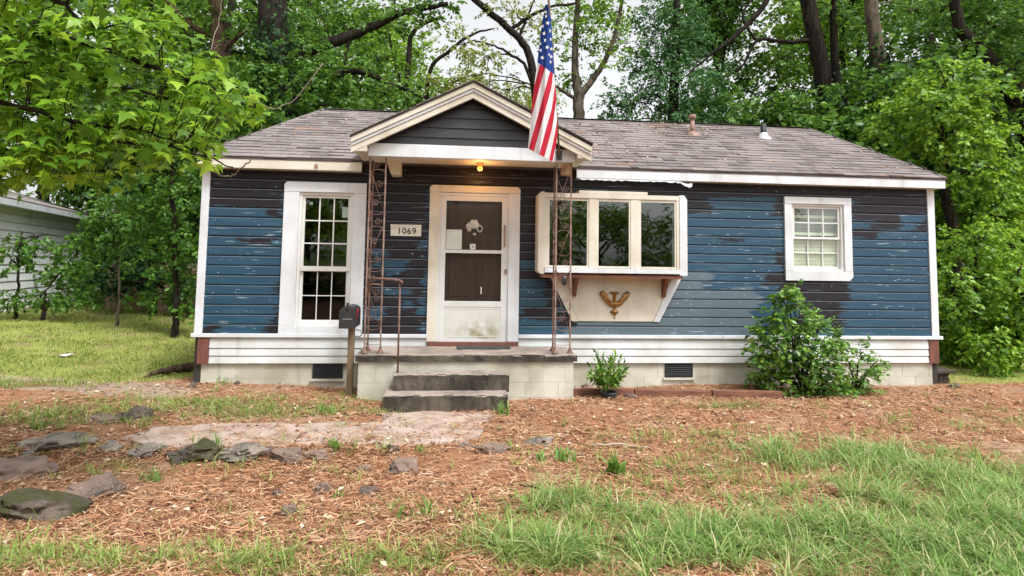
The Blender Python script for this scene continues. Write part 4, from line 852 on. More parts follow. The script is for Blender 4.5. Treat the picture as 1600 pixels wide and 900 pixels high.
tree('leaning_tree', 'thin dark curving branches above the porch gable, sparse pale leaves', 'tree', [(842, 300, 9), (838, 180, 8), (834, 120, 7.5), (822, 75, 7), (790, 40, 6.5), (740, -2, 6), (690, -60, 5)], 10.0,
     [(760, 90, 46, 24, 0), (790, 140, 40, 22, .4), (720, 70, 40, 20, .5), (740, 140, 36, 20, 1), (700, 130, 34, 18, .4), (800, 15, 44, 18, 0), (830, 40, 26, 18, .2), (800, 170, 34, 14, .4), (690, 165, 36, 14, .6)], M['leaf_yellow'], M['bark'], .10, .55,
     [[(800, 45, 4), (830, 25, 3.5), (860, 12, 2.5), (900, 5, 2)], [(836, 140, 4), (818, 100, 3), (790, 80, 2.5), (770, 70, 1.5)], [(810, 60, 3), (826, 20, 2), (838, -10, 1.5)]], group='trees behind the house')
tree('slender_tree', 'slender dark twin branches in the sky gap left of the gable peak', 'tree', [(636, 280, 6), (634, 170, 5.5), (638, 100, 5), (646, 50, 4), (690, 25, 2.5)], 11.0,
     [(600, 60, 24, 14, 0), (660, 40, 28, 14, 0), (700, 40, 26, 14, .3), (620, 130, 46, 24, .3), (570, 140, 40, 24, .4), (680, 130, 34, 20, 0), (590, 95, 30, 14, 0), (655, 85, 22, 10, .3)], M['leaf_bright'], M['bark'], .10, .6, [[(665, 190, 4), (672, 110, 4), (700, 80, 3.4), (735, 55, 2.5), (770, 45, 1.5)], [(634, 150, 3), (612, 80, 2.4), (606, 40, 1.6)]], group='trees behind the house')
tree('forked_tree', 'grey brown forked trunk standing right of the flag', 'tree', [(906, 300, 12), (904, 190, 11), (904, 150, 10), (899, 110, 7), (900, 50, 5.5), (905, -30, 4)], 12.0,
     [(880, 70, 34, 20, 0), (930, 50, 36, 22, 0), (900, 20, 44, 24, .3), (960, 20, 40, 24, .4), (885, 120, 28, 16, .3), (945, 100, 26, 16, 0), (980, 70, 28, 20, .5), (930, -10, 50, 24, 0)], M['leaf_bright'], M['bark_pale'], .12, .75,
     [[(905, 152, 7), (925, 125, 6), (945, 95, 5), (962, 50, 4), (975, -20, 3)], [(900, 155, 4), (880, 142, 3.4), (862, 132, 2)]], group='trees behind the house')
tree('cedar_tree', 'dense dull green tree over the roof ridge, right of the forked trunk', 'tree', [(1050, 300, 12), (1052, 180, 10), (1056, 90, 8), (1058, 0, 6), (1060, -60, 3)], 10.0,
     [(1000, 150, 50, 26, 0), (1060, 130, 54, 34, -.3), (1100, 165, 44, 22, 0), (1040, 80, 44, 30, 0), (1075, 60, 36, 30, .2), (1010, 100, 34, 26, .2), (960, 165, 30, 18, 0), (1060, 20, 40, 26, 0), (1110, 110, 26, 22, .3), (1020, 30, 30, 30, 0), (980, 190, 44, 16, -.3), (1070, 190, 60, 16, -.4), (1140, 185, 34, 16, 0)], M['leaf_blue'], M['bark'], .095, 1.0, group='trees behind the house')
tree('vine_oak_tree', 'dark trunk leaning left above the right part of the roof', 'tree', [(1310, 330, 17), (1296, 200, 16), (1286, 120, 15), (1272, 50, 14), (1260, -10, 13), (1240, -160, 9)], 8.5,
     [(1230, 90, 24, 20, 0), (1330, 30, 34, 28, .2), (1330, 120, 36, 30, .5), (1250, 170, 44, 22, .2), (1200, 195, 40, 14, .3), (1300, 210, 40, 22, -.3), (1345, 195, 30, 28, -.4), (1220, 140, 30, 20, .3), (1300, 10, 34, 24, .2), (1180, 180, 34, 18, .6)], M['leaf_mid'], M['bark'], .12, .9,
     [[(1275, 62, 5), (1230, 66, 4), (1185, 62, 3), (1165, 95, 2.4), (1150, 112, 1.6)], [(1180, 62, 2.4), (1160, 20, 2), (1200, -20, 1.5)], [(1070, 120, 1.2), (1112, 85, 2.6), (1150, 55, 4), (1185, 20, 5), (1210, -20, 5)]], group='trees behind the house', ivy=(0, .5, 1600))
tree('pale_trunk_tree', 'ivy-dark trunk with a pale upper stem at the upper right', 'tree', [(1392, 330, 19), (1386, 220, 18), (1376, 120, 15), (1366, 50, 12), (1360, -10, 11), (1352, -160, 8)], 7.5,
     [(1400, 60, 40, 30, .3), (1420, 130, 44, 34, .2), (1370, 225, 40, 20, -.5), (1430, 20, 50, 30, .5), (1450, 190, 50, 34, 0), (1410, 250, 44, 22, -.3)], M['leaf_mid'], M['bark_pale'], .12, 1.0, group='trees behind the house', ivy=(.05, .62, 4200))
tree('spreading_tree', 'big dark limb and leaves filling the upper right corner', 'tree', [(1640, 420, 30), (1625, 250, 26), (1590, 150, 20), (1540, 90, 14), (1500, 40, 10), (1488, -30, 7)], 5.0,
     [(1560, 40, 60, 36, 0), (1500, 80, 50, 26, .3), (1470, 20, 46, 26, .6), (1590, 110, 44, 28, -.3), (1540, 130, 44, 22, .2), (1590, 0, 60, 30, 0), (1600, 190, 40, 24, -.2), (1530, -10, 60, 30, .4), (1640, 60, 60, 40, 0)], M['leaf_mid'], M['bark'], .11, .95, [[(1560, 110, 10), (1500, 95, 6), (1450, 100, 4)], [(1600, 160, 12), (1570, 180, 7), (1530, 160, 4)]], group='trees behind the house')
tree('box_elder_tree', 'bright green leafy tree beyond the right corner of the roof', 'tree', [(1500, 560, 12), (1494, 420, 10), (1480, 300, 9), (1470, 220, 7), (1465, 160, 4)], 3.4,
     [(1480, 120, 60, 28, 0), (1440, 160, 60, 30, .2), (1530, 150, 50, 28, -.2), (1400, 195, 46, 24, .3), (1490, 205, 62, 32, -.3), (1550, 215, 40, 30, 0), (1440, 240, 50, 22, .3), (1520, 270, 54, 28, -.2), (1580, 270, 36, 26, .1), (1470, 160, 60, 30, -.4), (1540, 330, 44, 26, 0), (1480, 300, 30, 20, .5), (1395, 160, 30, 18, .4)], M['leaf_bright'], M['bark'], .115, .95, group='trees behind the house', droop=.4)
# shrubs down the right side
for i, (px, py, Y, lab) in enumerate([(1520, 560, 1.9, 'lush bright green shrub against the right wall below the meter'), (1590, 575, 1.2, 'bright feathery shrub at the right edge of the picture'), (1560, 480, 3.4, 'taller light green shrub behind the right-hand shrubs'), (1600, 430, 4.6, 'tall green shrub at the far right under the trees')]):
    q = random.Random(40+i); top = (350, 400, 300, 260)[i]
    tree('shrub', lab, 'shrub', [(px, py, 5), (px+4, (py+top)/2, 4), (px+2, top+20, 2)], Y, [(px+q.uniform(-48, 48), q.uniform(top, py-14), q.uniform(26, 40), q.uniform(20, 30), q.uniform(-.4, .5)) for _ in range(15)], M['leaf_bright'] if i != 3 else M['leaf_mid'], M['bark'], .085, 1.0, group='shrubs on the right', droop=.4)
tree('undergrowth_shrub', 'dark low evergreen shrub at the foot of the right-hand shrubs', 'shrub', [(1545, 566, 4), (1545, 520, 3)], 2.6, [(1500, 530, 40, 28, 0), (1550, 535, 44, 26, 0), (1600, 540, 40, 26, 0), (1520, 490, 34, 24, .5), (1580, 495, 34, 24, .5)], M['leaf_dark'], M['bark'], .085, .8, group='shrubs on the right')
# left side: dark trees between the white building and the house
tree('privet_tree', 'dark leafy tree touching the left end of the house', 'tree', [(275, 470, 5), (272, 360, 4.5), (268, 260, 4), (262, 190, 3)], 4.2,
     [(255, 468, 30, 14, .3), (295, 470, 26, 16, .1), (225, 462, 26, 12, .6), (270, 220, 48, 28, 0), (240, 270, 50, 30, .3), (290, 300, 36, 30, -.2), (235, 340, 46, 30, .2), (285, 370, 34, 30, 0), (250, 410, 40, 22, .2), (290, 440, 30, 20, .2), (215, 300, 34, 24, .6), (300, 250, 28, 24, .3), (265, 175, 40, 24, .4), (310, 195, 30, 20, .8)], M['leaf_mid'], M['bark'], .10, 1.0, group='trees on the left')
tree('mimosa_tree', 'leafy sapling with a thin pale stem beside the white building', 'tree', [(186, 470, 2.2), (187, 420, 2.1), (184, 380, 1.9), (180, 330, 1.5)], 5.2,
     [(185, 345, 40, 20, 0), (160, 375, 30, 18, -.2), (210, 370, 34, 18, 0), (180, 310, 40, 20, .3), (215, 330, 30, 16, .3), (150, 335, 26, 16, 0)], M['leaf_mid'], M['bark_pale'], .10, .9, group='trees on the left', droop=.5)
tree('weed_tree', 'spindly dark-stemmed vine tree growing against the white building', 'tree', [(25, 470, 2.4), (28, 430, 2.2), (30, 390, 2), (36, 362, 1.3)], 5.4,
     [(30, 385, 44, 14, 0), (80, 390, 46, 14, 0), (120, 395, 36, 14, 0), (60, 370, 40, 12, .2), (20, 410, 26, 12, 0), (120, 370, 26, 14, .2), (100, 420, 28, 10, .1)], M['leaf_mid'], M['bark'], .10, .22, [[(62, 466, 1.5), (85, 435, 1.5), (105, 412, 1.2), (120, 400, 1)]], group='trees on the left', droop=.5)
tree('hedge_shrub', 'low weedy shrub along the foot of the white building', 'shrub', [(70, 475, 3), (70, 455, 2)], 5.3, [(x, 468, 26, 9, 0) for x in range(0, 150, 22)], M['leaf_mid'], M['bark'], .08, .9, group='shrubs on the left', twig_limbs=False)
tree('evergreen_shrub', 'deep shaded evergreen between sapling and house at the back of the lawn', 'shrub', [(240, 470, 5), (240, 420, 4)], 7.0, [(200, 440, 36, 26, 0), (245, 430, 40, 30, 0), (290, 440, 36, 30, 0), (170, 420, 30, 30, 0), (220, 390, 40, 26, .3), (185, 300, 36, 30, .4)], M['ivy'], M['bark'], .12, 1.0, group='shrubs on the left')
# far woodland trees: one mesh each kind, copied
def far_kind(kind, leaf, barkm, dens, zlo=2.2, zhi=15):
    q = random.Random(kind); mb = MB(); mb.tube(wig([(0, 0, -.3), (.15, 0, 3.5), (-.1, .1, 8), (.1, 0, 14)], 5, .03), list(np.linspace(.26, .05, 16)), 8); parts = []
    for i in range(30):
        a = q.uniform(0, 6.283); z = q.uniform(zlo, zhi); R_ = q.uniform(.3, 1)*(3.4 if z < 12 else 2.2); c_ = (R_*math.cos(a), R_*math.sin(a), z); parts.append(spray(c_, (1.35, 1.35, .75), int(95*dens), 11, .20, .3))
        if i % 2 == 0: mb.tube(wig([(0, 0, max(1, z-1.8)), (c_[0]*.5, c_[1]*.5, z-.5), c_], 4, .05), list(np.linspace(.09, .02, 9)), 5)
    return mb.mesh('trunk', True), leaves_mesh('crown', parts), leaf, barkm
KINDS = [far_kind(1, M['leaf_mid'], M['bark'], .85), far_kind(2, M['leaf_bright'], M['bark'], .55), far_kind(3, M['leaf_yellow'], M['bark'], .38), far_kind(4, M['leaf_mid'], M['bark'], .75, .3, 6.5), far_kind(5, M['leaf_bright'], M['bark'], .5, .3, 6.5)]
FAR = [(-14, 20, 0, 1.15, 'broad green tree far left behind the white building'), (-7.5, 17, 1, 1.1, 'bright tree behind the left woodland edge'), (-3.0, 15, 0, 1.0, 'dense green tree behind the tall brown trunk'), (-.6, 21, 1, .9, 'light green tree behind the ivy-covered trunk'), (-5, 27, 0, 1.4, 'tallest dark tree in the left background'), (4.2, 24, 2, .75, 'pale yellowish tree straight behind the porch gable'), (8.0, 29, 2, .8, 'thin pale tree far behind the flag'), (15.5, 19, 0, 1.0, 'green tree behind the leaning dark trunk'), (19.5, 16, 1, 1.0, 'bright green tree behind the pale trunk on the right'), (23, 20, 0, 1.2, 'broad tree at the far right of the woodland'), (21, 11, 0, .9, 'green tree beyond the right-hand shrubs'), (29, 16, 1, 1.1, 'tree at the right end of the woodland'), (-20, 13, 1, 1.0, 'bright tree left of the white building'), (27, 6, 0, 1.0, 'tree beyond the right edge of the yard, nearest the street'), (36, 10, 1, 1.1, 'tree beyond the right edge of the yard, behind the nearest one'), (33, -3, 0, 1.1, 'tree well outside the picture to the right'), (-26, 6, 0, 1.1, 'tree well outside the picture to the left'), (-3.4, 10.8, 3, .9, 'low dark thicket behind the dark tree by the house'), (-6.6, 13.5, 3, 1.1, 'low dark thicket behind the board fence'), (-2.2, 14.5, 3, 1.2, 'taller dark thicket behind the left end of the house'), (14.5, 8.5, 3, 1.0, 'dark thicket behind the right-hand shrubs'), (18.5, 10, 3, 1.2, 'dark thicket at the far right edge of the yard')]
FAR += [(-9, -26, 0, 1.2, 'street tree opposite the house, seen in the window glass, left'), (-1.5, -31, 1, .9, 'street tree opposite the house, seen in the window glass, middle left'), (8, -32, 2, .9, 'street tree opposite the house, seen in the window glass, middle right'), (18, -24, 0, 1.1, 'street tree opposite the house, seen in the window glass, right')]
FAR += [(-16+6.5*i, -21-1.5*(i % 2), 4, .80, 'low roadside thicket opposite the house, mirrored in the glass') for i in range(6)]
for i, (x, y, k, s_, lab) in enumerate(FAR):
    tm, cm, lf, bk = KINDS[k]; T = thing('woodland_tree', lab, 'tree', (x, y, float(gz(x, y))), 'background woodland trees' if y > 0 else 'trees across the street'); T.rotation_euler = (0, 0, i*1.9); T.scale = (s_, s_, s_*(1 if y > 0 else .8))
    for nm, me_, m_ in (('trunk', tm, bk), ('crown', cm, lf)):
        o = link(nm, me_, m_, T); o.matrix_parent_inverse = Matrix.Identity(4)

# ------------------------------------------------------------------ near sweetgum branch, upper left
gum = thing('sweetgum_tree', 'near sweetgum tree whose star-leaved branches hang into the upper left', 'tree', (-3.6, -4.6, float(gz(-3.6, -4.6))))
GY = -4.3; mb = MB(); mb.tube(wig([(-3.6, -4.6, -.3), (-3.55, -4.6, 1.5), (-3.5, -4.5, 3.4), (-3.3, -4.5, 5.0)], 5, .02), list(np.linspace(.17, .09, 16)), 10)
gl = []
for pts in ([(-260, 20, 12, 0), (0, 42, 5, 0), (130, 66, 4.4, 0), (270, 116, 3.4, .1), (330, 140, 2.2, .15), (400, 168, 1.2, .2)], [(-260, 60, 10, .6), (-20, 90, 4, .5), (140, 120, 3, .5), (290, 165, 2, .6), (340, 190, 1.2, .7)], [(-240, 230, 10, .2), (-10, 236, 4, .1), (130, 222, 3, 0), (250, 228, 2.2, 0), (345, 255, 1.2, .1), (372, 272, .6, .2)],
            [(-240, -60, 10, -.5), (60, -10, 4, -.5), (120, 30, 2.6, -.5), (145, 48, 1.2, -.5)], [(-200, 150, 9, -.4), (0, 160, 4, -.4), (120, 190, 3, -.3), (220, 205, 1.6, -.3), (300, 235, 1, -.2)], [(-250, 290, 9, .7), (0, 285, 3, .6), (120, 270, 2, .6), (210, 262, 1.4, .6)], [(-200, -80, 9, .4), (120, -30, 4, .4), (240, 10, 2.4, .4), (300, 60, 1.2, .4)]):
    W_ = []; rr = []
    for (px, py, r_, dy) in pts: p, s_ = pxr(px, py, GY+dy); W_.append(p); rr.append(r_*s_)
    pth = wig(W_, 6, .008); mb.tube(pth, list(np.interp(np.linspace(0, len(rr)-1, len(pth)), range(len(rr)), rr)), 7); gl += [(Vector(p), dy) for p in pth]
OUTL = [(-160, -60), (235, -60), (300, 30), (350, 95), (418, 150), (408, 190), (352, 200), (330, 225), (345, 250), (300, 262), (235, 255), (190, 285), (120, 285), (60, 300), (-160, 300)]
def inside(x, y):
    c_ = False; n = len(OUTL)
    for i in range(n):
        (x0, y0), (x1, y1) = OUTL[i], OUTL[(i+1) % n]
        if (y0 > y) != (y1 > y) and x < (x1-x0)*(y-y0)/(y1-y0)+x0: c_ = not c_
    return c_
P_, A_, N_, L_ = [], [], [], []; q = random.Random(5); tws = 0
while tws < 820:
    px, py = q.uniform(-150, 420), q.uniform(-55, 300)
    if not inside(px, py): continue
    if px > 180 and q.random() < .25: continue
    if 200 < px < 260 and 95 < py < 150 and q.random() < .6: continue
    dy = q.uniform(-.55, 1.15); e, s_ = pxr(px, py, GY+dy); nr = min(gl, key=lambda g: (g[0]-e).length)[0]; d = e-nr
    if d.length > .75: e = nr+d*(.75/d.length); d = e-nr
    tws += 1; pth = wig([nr, nr.lerp(e, .5)+Vector((0, 0, .04)), e], 4, .006); mb.tube(pth, list(np.linspace(.0045, .0018, len(pth))), 4)
    for j in range(q.randint(5, 9)):
        b = pth[q.randint(len(pth)//3, len(pth)-1)]; a = q.uniform(0, 6.283); P_.append(tuple(b+Vector((q.gauss(0, .035), q.gauss(0, .035), q.gauss(0, .03))))); A_.append((math.cos(a)*.8+.25, math.sin(a)*.8-.2, -.55+q.gauss(0, .3))); N_.append((q.gauss(0, .30)+.1, q.gauss(-.35, .3), 1)); L_.append(q.uniform(.05, .09)+.05*q.random()**2)
mb.build('trunk', M['bark'], gum, True)
link('crown', leaves_mesh('crown', [(np.array(P_), np.array(A_), np.array(N_), np.array(L_))], star_geo), M['leaf_gum'], gum)
# bare dead twigs hanging by the roof corner
for i, pts in enumerate([[(392, 250, 0), (372, 268, .1), (350, 276, .1), (325, 262, .0), (305, 240, 0)], [(350, -10, .8), (340, 40, .8), (330, 75, .7), (345, 70, .7)], [(505, 98, 1.2), (455, 160, 1.2), (420, 168, 1.2), (395, 150, 1.0)]]):
    tg = MB().tube(wig([at(px, py, GY+1.0+dy) for px, py, dy in pts], 5, .006), .006, 5).build('bare_twig', M['twig'], None, True)
    tag(tg, ['bare pale twig hanging in front of the left roof corner', 'thin bare twig in front of the tall brown trunk', 'bare forked twig just left of the roof ridge end'][i], 'twig', 'bare twigs')

# ------------------------------------------------------------------ white building and fence on the left
sh = thing('white_building', 'white clapboard building with a grey roof at the left edge', 'building', tuple(at(80, 470, 7)))
A0 = at(0, 470, 6.5); B0 = at(152, 468, 13.5); A0 = A0+(A0-B0)*.35; A0.z = B0.z = .15; ux = (B0-A0); Lw = ux.length; ux.normalize(); un = Vector((ux.y, -ux.x, 0))
if un.dot(CAM-A0) < 0: un = -un
H = 2.80; ang = math.atan2(ux.y, ux.x)
cw = board_mesh(.19, 'wall_board', .040); core = MB(); bk = -un*5
core.add([A0-un*.02, B0-un*.02, B0+bk, A0+bk]+[p+Vector((0, 0, H)) for p in (A0-un*.02, B0-un*.02, B0+bk, A0+bk)], [(0, 1, 5, 4), (1, 2, 6, 5), (2, 3, 7, 6), (3, 0, 4, 7), (4, 5, 6, 7)]); core.build('wall', M['bright'], sh)
flip = -1 if Vector((math.sin(ang), -math.cos(ang), 0)).dot(un) < 0 else 1
for i in range(15):
    o = link('wall_board', cw, M['bright'], sh); p = A0 if flip > 0 else B0; o.location = p+Vector((0, 0, i*.19)); o.rotation_euler = (0, 0, ang if flip > 0 else ang+math.pi); o.scale = (Lw, 1, 1)
up_ = Vector((0, 0, 1)); e0, e1 = A0+un*.35+up_*(H-.06)-ux*.3, B0+un*.35+up_*(H-.06)+ux*.35; rg0, rg1 = A0-un*2.5+up_*(H+.75)-ux*.3, B0-un*2.5+up_*(H+.75)-ux*1.2
MB().add([e0, e1, rg1, rg0, e0-up_*.03, e1-up_*.03, rg1-up_*.03, rg0-up_*.03], [(0, 1, 2, 3), (7, 6, 5, 4), (0, 4, 5, 1), (1, 5, 6, 2), (2, 6, 7, 3)]).build('roof', M['shingle'], sh)
mb = MB(); mb.add([e0-up_*.031, e1-up_*.031, e1-up_*.16, e0-up_*.16]+[p-un*.03 for p in (e0-up_*.031, e1-up_*.031, e1-up_*.16, e0-up_*.16)], [(0, 3, 2, 1), (4, 5, 6, 7), (0, 1, 5, 4), (2, 3, 7, 6), (1, 2, 6, 5), (3, 0, 4, 7)]); mb.build('fascia', M['trim'], sh)
mb = MB(); mb.add([e0-up_*.15, e1-up_*.15, B0+up_*(H-.2), A0+up_*(H-.2)], [(0, 1, 2, 3)]); mb.build('soffit', M['trim'], sh)
fn = thing('board_fence', 'dark weathered board fence in the shade behind the sapling', 'fence', tuple(at(230, 470, 7.6)))
fence_wood = M['wood']
for i in range(14):
    p = at(165+i*11, 470, 7.6); w = .16; mbf = MB().box(p.x, p.x+w, 7.6, 7.625, .1, 1.55+random.uniform(-.05, .05)); mbf.build('fence_board', fence_wood, fn)
for z in (.5, 1.3): box('fence_rail', fence_wood, fn, at(165, 470, 7.6).x, at(165+14*11, 470, 7.6).x+.1, 7.63, 7.68, z, z+.09)
# ------------------------------------------------------------------ shrub at the house front, potted plant, border
def bush(name, label, cat, base, clumps, leaf, L, dens, group=None, W=.30, stems=7, per=10):
    T = thing(name, label, cat, tuple(base), group); mb = MB(); parts = []
    for (x, y, z, r_, rz) in clumps:
        parts.append(spray((x, y, z), (r_, r_, rz), int(dens*r_*rz/(L*L)*2.2)+8, per, L, .2, .7, .7)); c_ = Vector((x, y, z))
        mb.tube(wig([base, Vector(base).lerp(c_, .5)+Vector((0, 0, .05)), c_], 4, .012), list(np.linspace(.016, .006, 9)), 5)
    mb.build('stem', M['bark'], T, True); link('foliage', leaves_mesh('foliage', parts, W=W), leaf, T); return T
q = random.Random(3); by = -.62; cl = []
for (px, py, r_) in [(1225, 470, .10), (1215, 495, .17), (1250, 500, .18), (1195, 520, .15), (1280, 505, .14), (1235, 530, .22), (1275, 540, .20), (1215, 560, .22), (1255, 570, .24), (1290, 570, .18), (1195, 585, .17), (1230, 595, .22), (1270, 600, .20), (1190, 550, .12), (1300, 530, .12), (1305, 600, .16), (1330, 610, .12), (1240, 450, .06), (1228, 458, .07)]:
    p = at(px, py, by+q.uniform(-.16, .22)); cl.append((p.x, p.y, max(p.z, .1), r_, r_*.85))
b0 = at(1255, 618, by); b0.z = float(gz(b0.x, b0.y))
bush('evergreen_bush', 'rounded glossy evergreen bush below the small window', 'shrub', b0, cl, M['leaf_gloss'], .080, 1.8)
cl = [(lambda p, r_: (p.x, p.y, max(p.z, .06), r_, r_*.7))(at(px, py, -.55), r_) for px, py, r_ in [(1325, 560, .10), (1345, 545, .08), (1350, 585, .10), (1365, 575, .08), (1335, 600, .12), (1355, 610, .09), (1372, 565, .05)]]
b1 = at(1335, 622, -.55); b1.z = float(gz(b1.x, b1.y)); bush('sucker_bush', 'thin airy seedling shrub right of the evergreen bush', 'shrub', b1, cl, M['weed'], .075, .34, W=.24)
pp = G(955, 622); px_, py_ = pp.x, pp.y; pz_ = pp.z
pt = thing('potted_plant', 'leafy plant in a dark broken pot by the flower bed', 'potted plant', (px_, py_, pz_))
MB().lathe([(.085, -.08), (.095, -.01), (.105, .06), (.112, .08), (.10, .08), (.09, .05), (0, .05)], (px_-.03, py_, pz_), 11).build('pot', M['black'], pt, True)
pr = []
for i in range(46):
    a = q.uniform(0, 6.283); r_ = q.uniform(.0, .10); h = q.uniform(.12, .34)*(1.2 if abs(math.cos(a)) < .6 else .85); tip = np.array([px_-.03+math.cos(a)*(r_+.16), py_+math.sin(a)*(r_+.12), pz_+.12+h]); b_ = np.array([px_-.03+math.cos(a)*r_*.5, py_+math.sin(a)*r_*.5, pz_+.1]); f = np.linspace(.15, 1, 12)[:, None]; P = b_+(tip-b_)*f
    pr.append((P, (tip-b_)*.5+rng.normal(0, .12, P.shape), np.array([0, 0, 1.])+rng.normal(0, .4, P.shape), .07+.035*rng.random(12)))
link('foliage', leaves_mesh('foliage', pr, W=.2), M['leaf_gloss'], pt)
# timber border of the bed: three butted lengths
for (xa, xb, lab) in [((884, 611), (990, 611), 'left end length of the timber bed border, half hidden by the pot plant'), ((992, 611), (1112, 613), 'middle length of the timber bed border'), ((1114, 613), (1224, 616), 'right length of the timber bed border running into the bush')]:
    a = G(xa[0], xa[1]+8); b = G(xb[0], xb[1]+8); o = MB().box(0, (b-a).length, 0, .09, -.05, .085).build('bed_timber', M['timber'], None, bevel=.008); o.location = a; o.rotation_euler = (R(q.uniform(-3, 3)), R(q.uniform(-.6, .6)), math.atan2(b.y-a.y, b.x-a.x)); tag(o, lab, 'timber', 'timber bed border')

# ------------------------------------------------------------------ stones
def rock(label, px, py, w, h, mat, seed, flat=.6, sharp=.30, name='stone', rot=0, sink=.50, aspect=1.0):
    p = G(px, py); s_ = (p-CAM).dot(_fw)/CF; rx = w*s_*.44; rz = h*s_*.60; ry = rx*aspect*.75
    bm = bmesh.new(); bmesh.ops.create_icosphere(bm, subdivisions=4, radius=1); rr = np.random.default_rng(seed); V = np.array([v.co[:] for v in bm.verts])
    for _ in range(13):                                   # cut flat facets
        n = unit(rr.normal(size=3)*np.array([1, 1, 1.4])); d = .50+.35*rr.random(); s = V@n-d; V = V-np.outer(np.maximum(s, 0)*.96, n)
    of = Vector(rr.random(3)*50)
    for i_ in range(len(V)):                              # layered, chipped relief
        p_ = Vector(V[i_]); f_ = mnoise.fractal(Vector((p_.x*1.7, p_.y*1.7, p_.z*4.5))+of, .8, 2.1, 5); V[i_] *= 1+.24*f_-.20*abs(mnoise.noise(Vector((p_.x*3, p_.y*3, p_.z*9))+of))
    V[:, 2] = .65*V[:, 2]+.35*np.round(V[:, 2]*3.2+.5*np.sin(V[:, 0]*2.5))/3.2
    V *= np.array([rx, ry, rz])
    for v, c_ in zip(bm.verts, V): v.co = Vector(c_)
    me = bpy.data.meshes.new(name); bm.to_mesh(me); bm.free(); o = link(name, me, mat)
    o.location = (p.x, p.y+ry*.5, float(gz(p.x, p.y+ry*.5))+rz*(1-2*sink)*.42); o.rotation_euler = (R(rr.uniform(-8, 8)), R(rr.uniform(-8, 8)), R(rot)); return tag(o, label, 'stone', 'stones')
ST = [('large mossy boulder at the left edge of the picture', 40, 812, 190, 74, 'moss', 1, 8), ('flat reddish brown slab of stone beside the mossy boulder', 140, 778, 130, 46, 'rock', 2, 0), ('grey weathered boulder at the left edge above the mossy one', 14, 748, 160, 58, 'rock', 3, 0), ('pale ledge stone at the left edge of the yard', 60, 712, 150, 40, 'grey_rock', 4, 5),
      ('small dark stone at the left end of the path edge', 168, 705, 50, 22, 'grey_rock', 5, 0), ('second path edge stone from the left, angular and grey', 225, 712, 66, 36, 'grey_rock', 6, 10), ('big mossy path edge stone under the concrete', 292, 724, 100, 46, 'moss', 7, 0), ('grey path edge stone beside the tuft of grass', 375, 720, 92, 40, 'grey_rock', 8, -5), ('low dark path edge stone near the right end', 446, 724, 70, 28, 'rock', 9, 0), ('rounded dark stone at the right end of the path edge', 494, 722, 46, 24, 'rock', 10, 0),
      ('flat grey stone right of the pad before the steps', 838, 697, 76, 26, 'grey_rock', 11, 0), ('straw-covered stone at the right front of the pad', 770, 710, 66, 30, 'rock', 12, 0), ('small grey stone at the front edge of the pad', 728, 700, 32, 20, 'grey_rock', 13, 0), ('round brown stone in front of the pad', 632, 738, 62, 40, 'rock', 14, 0), ('small stone just left of the pad front', 614, 706, 34, 18, 'rock', 15, 0),
      ('small purple-brown stone in the straw, leftmost of the loose ones', 433, 775, 28, 20, 'rock', 16, 0), ('purple-brown stone half buried in straw near the middle', 506, 772, 46, 26, 'rock', 17, 0), ('pointed purple-brown stone, rightmost of the loose ones', 577, 776, 42, 34, 'rock', 18, 20), ('lowest of the loose purple-brown stones', 447, 806, 42, 34, 'rock', 19, 0), ('flat sliver of stone in the straw below the path', 565, 736, 40, 14, 'rock', 20, 0),
      ('dark split stone on the grass left of the path', 205, 657, 66, 36, 'moss', 21, 0), ('long low stone beside the split stone', 150, 660, 70, 16, 'rock', 22, 0), ('brown stone by the left foundation corner', 300, 606, 18, 16, 'rock', 23, 0), ('upright dark stone against the left foundation', 369, 602, 12, 18, 'rock', 24, 0), ('small stone near the right corner seat', 1495, 606, 26, 12, 'rock', 25, 0), ('grey stone in the lawn at the right edge', 1562, 578, 24, 14, 'grey_rock', 26, 0),
      ('rubble stone in the bed below the right column', 915, 606, 26, 18, 'rock', 27, 0), ('small rubble stone beside the flower pot', 985, 622, 26, 16, 'rock', 28, 0)]
for lab, px, py, w, h, m_, sd_, rt in ST: rock(lab, px, py, w, h, M[m_], sd_, rot=rt)
# rotten log / root by the left corner
a, b = G(318, 578), G(225, 592); lg = MB().tube(wig([b+Vector((0, 0, .03)), a.lerp(b, .6)+Vector((0, 0, .07)), a.lerp(b, .2)+Vector((0, 0, .07)), a+Vector((0, .1, .05))], 6, .007), [.012, .02, .03, .034, .04, .044, .05, .052, .06, .058, .062, .066, .064, .07, .072, .066, .07, .065, .06], 9).build('rotten_log', M['bark_brown'], None, True); tag(lg, 'dark rotten log lying by the left corner of the house', 'log')
a, b = G(926, 700), G(1018, 703); tag(MB().tube(wig([a+Vector((0, 0, .02)), a.lerp(b, .5)+Vector((0, .02, .035)), b+Vector((0, 0, .02))], 4, .006), [.010, .011, .010, .009, .009, .008, .007, .006, .004], 6).build('stick', M['dead_wood'], None, True), 'bare pale stick lying in the straw', 'stick')
a, b = G(790, 758), G(852, 770); tag(MB().tube(wig([a+Vector((0, 0, .015)), a.lerp(b, .5)+Vector((0, .01, .02)), b+Vector((0, 0, .015))], 4, .004), .006, 5).build('stick', M['bark_brown'], None, True), 'thin dark twig lying in straw beside the lush grass', 'stick')
sc = G(101, 559); mb = MB(); mb.add([(sc.x-.09, sc.y, sc.z+.04), (sc.x+.05, sc.y-.08, sc.z+.035), (sc.x+.10, sc.y+.06, sc.z+.06), (sc.x-.02, sc.y+.10, sc.z+.045)], [(0, 1, 2), (0, 2, 3)]); tag(mb.build('litter_scrap', M['paper']), 'white scrap of litter on the left lawn', 'litter')
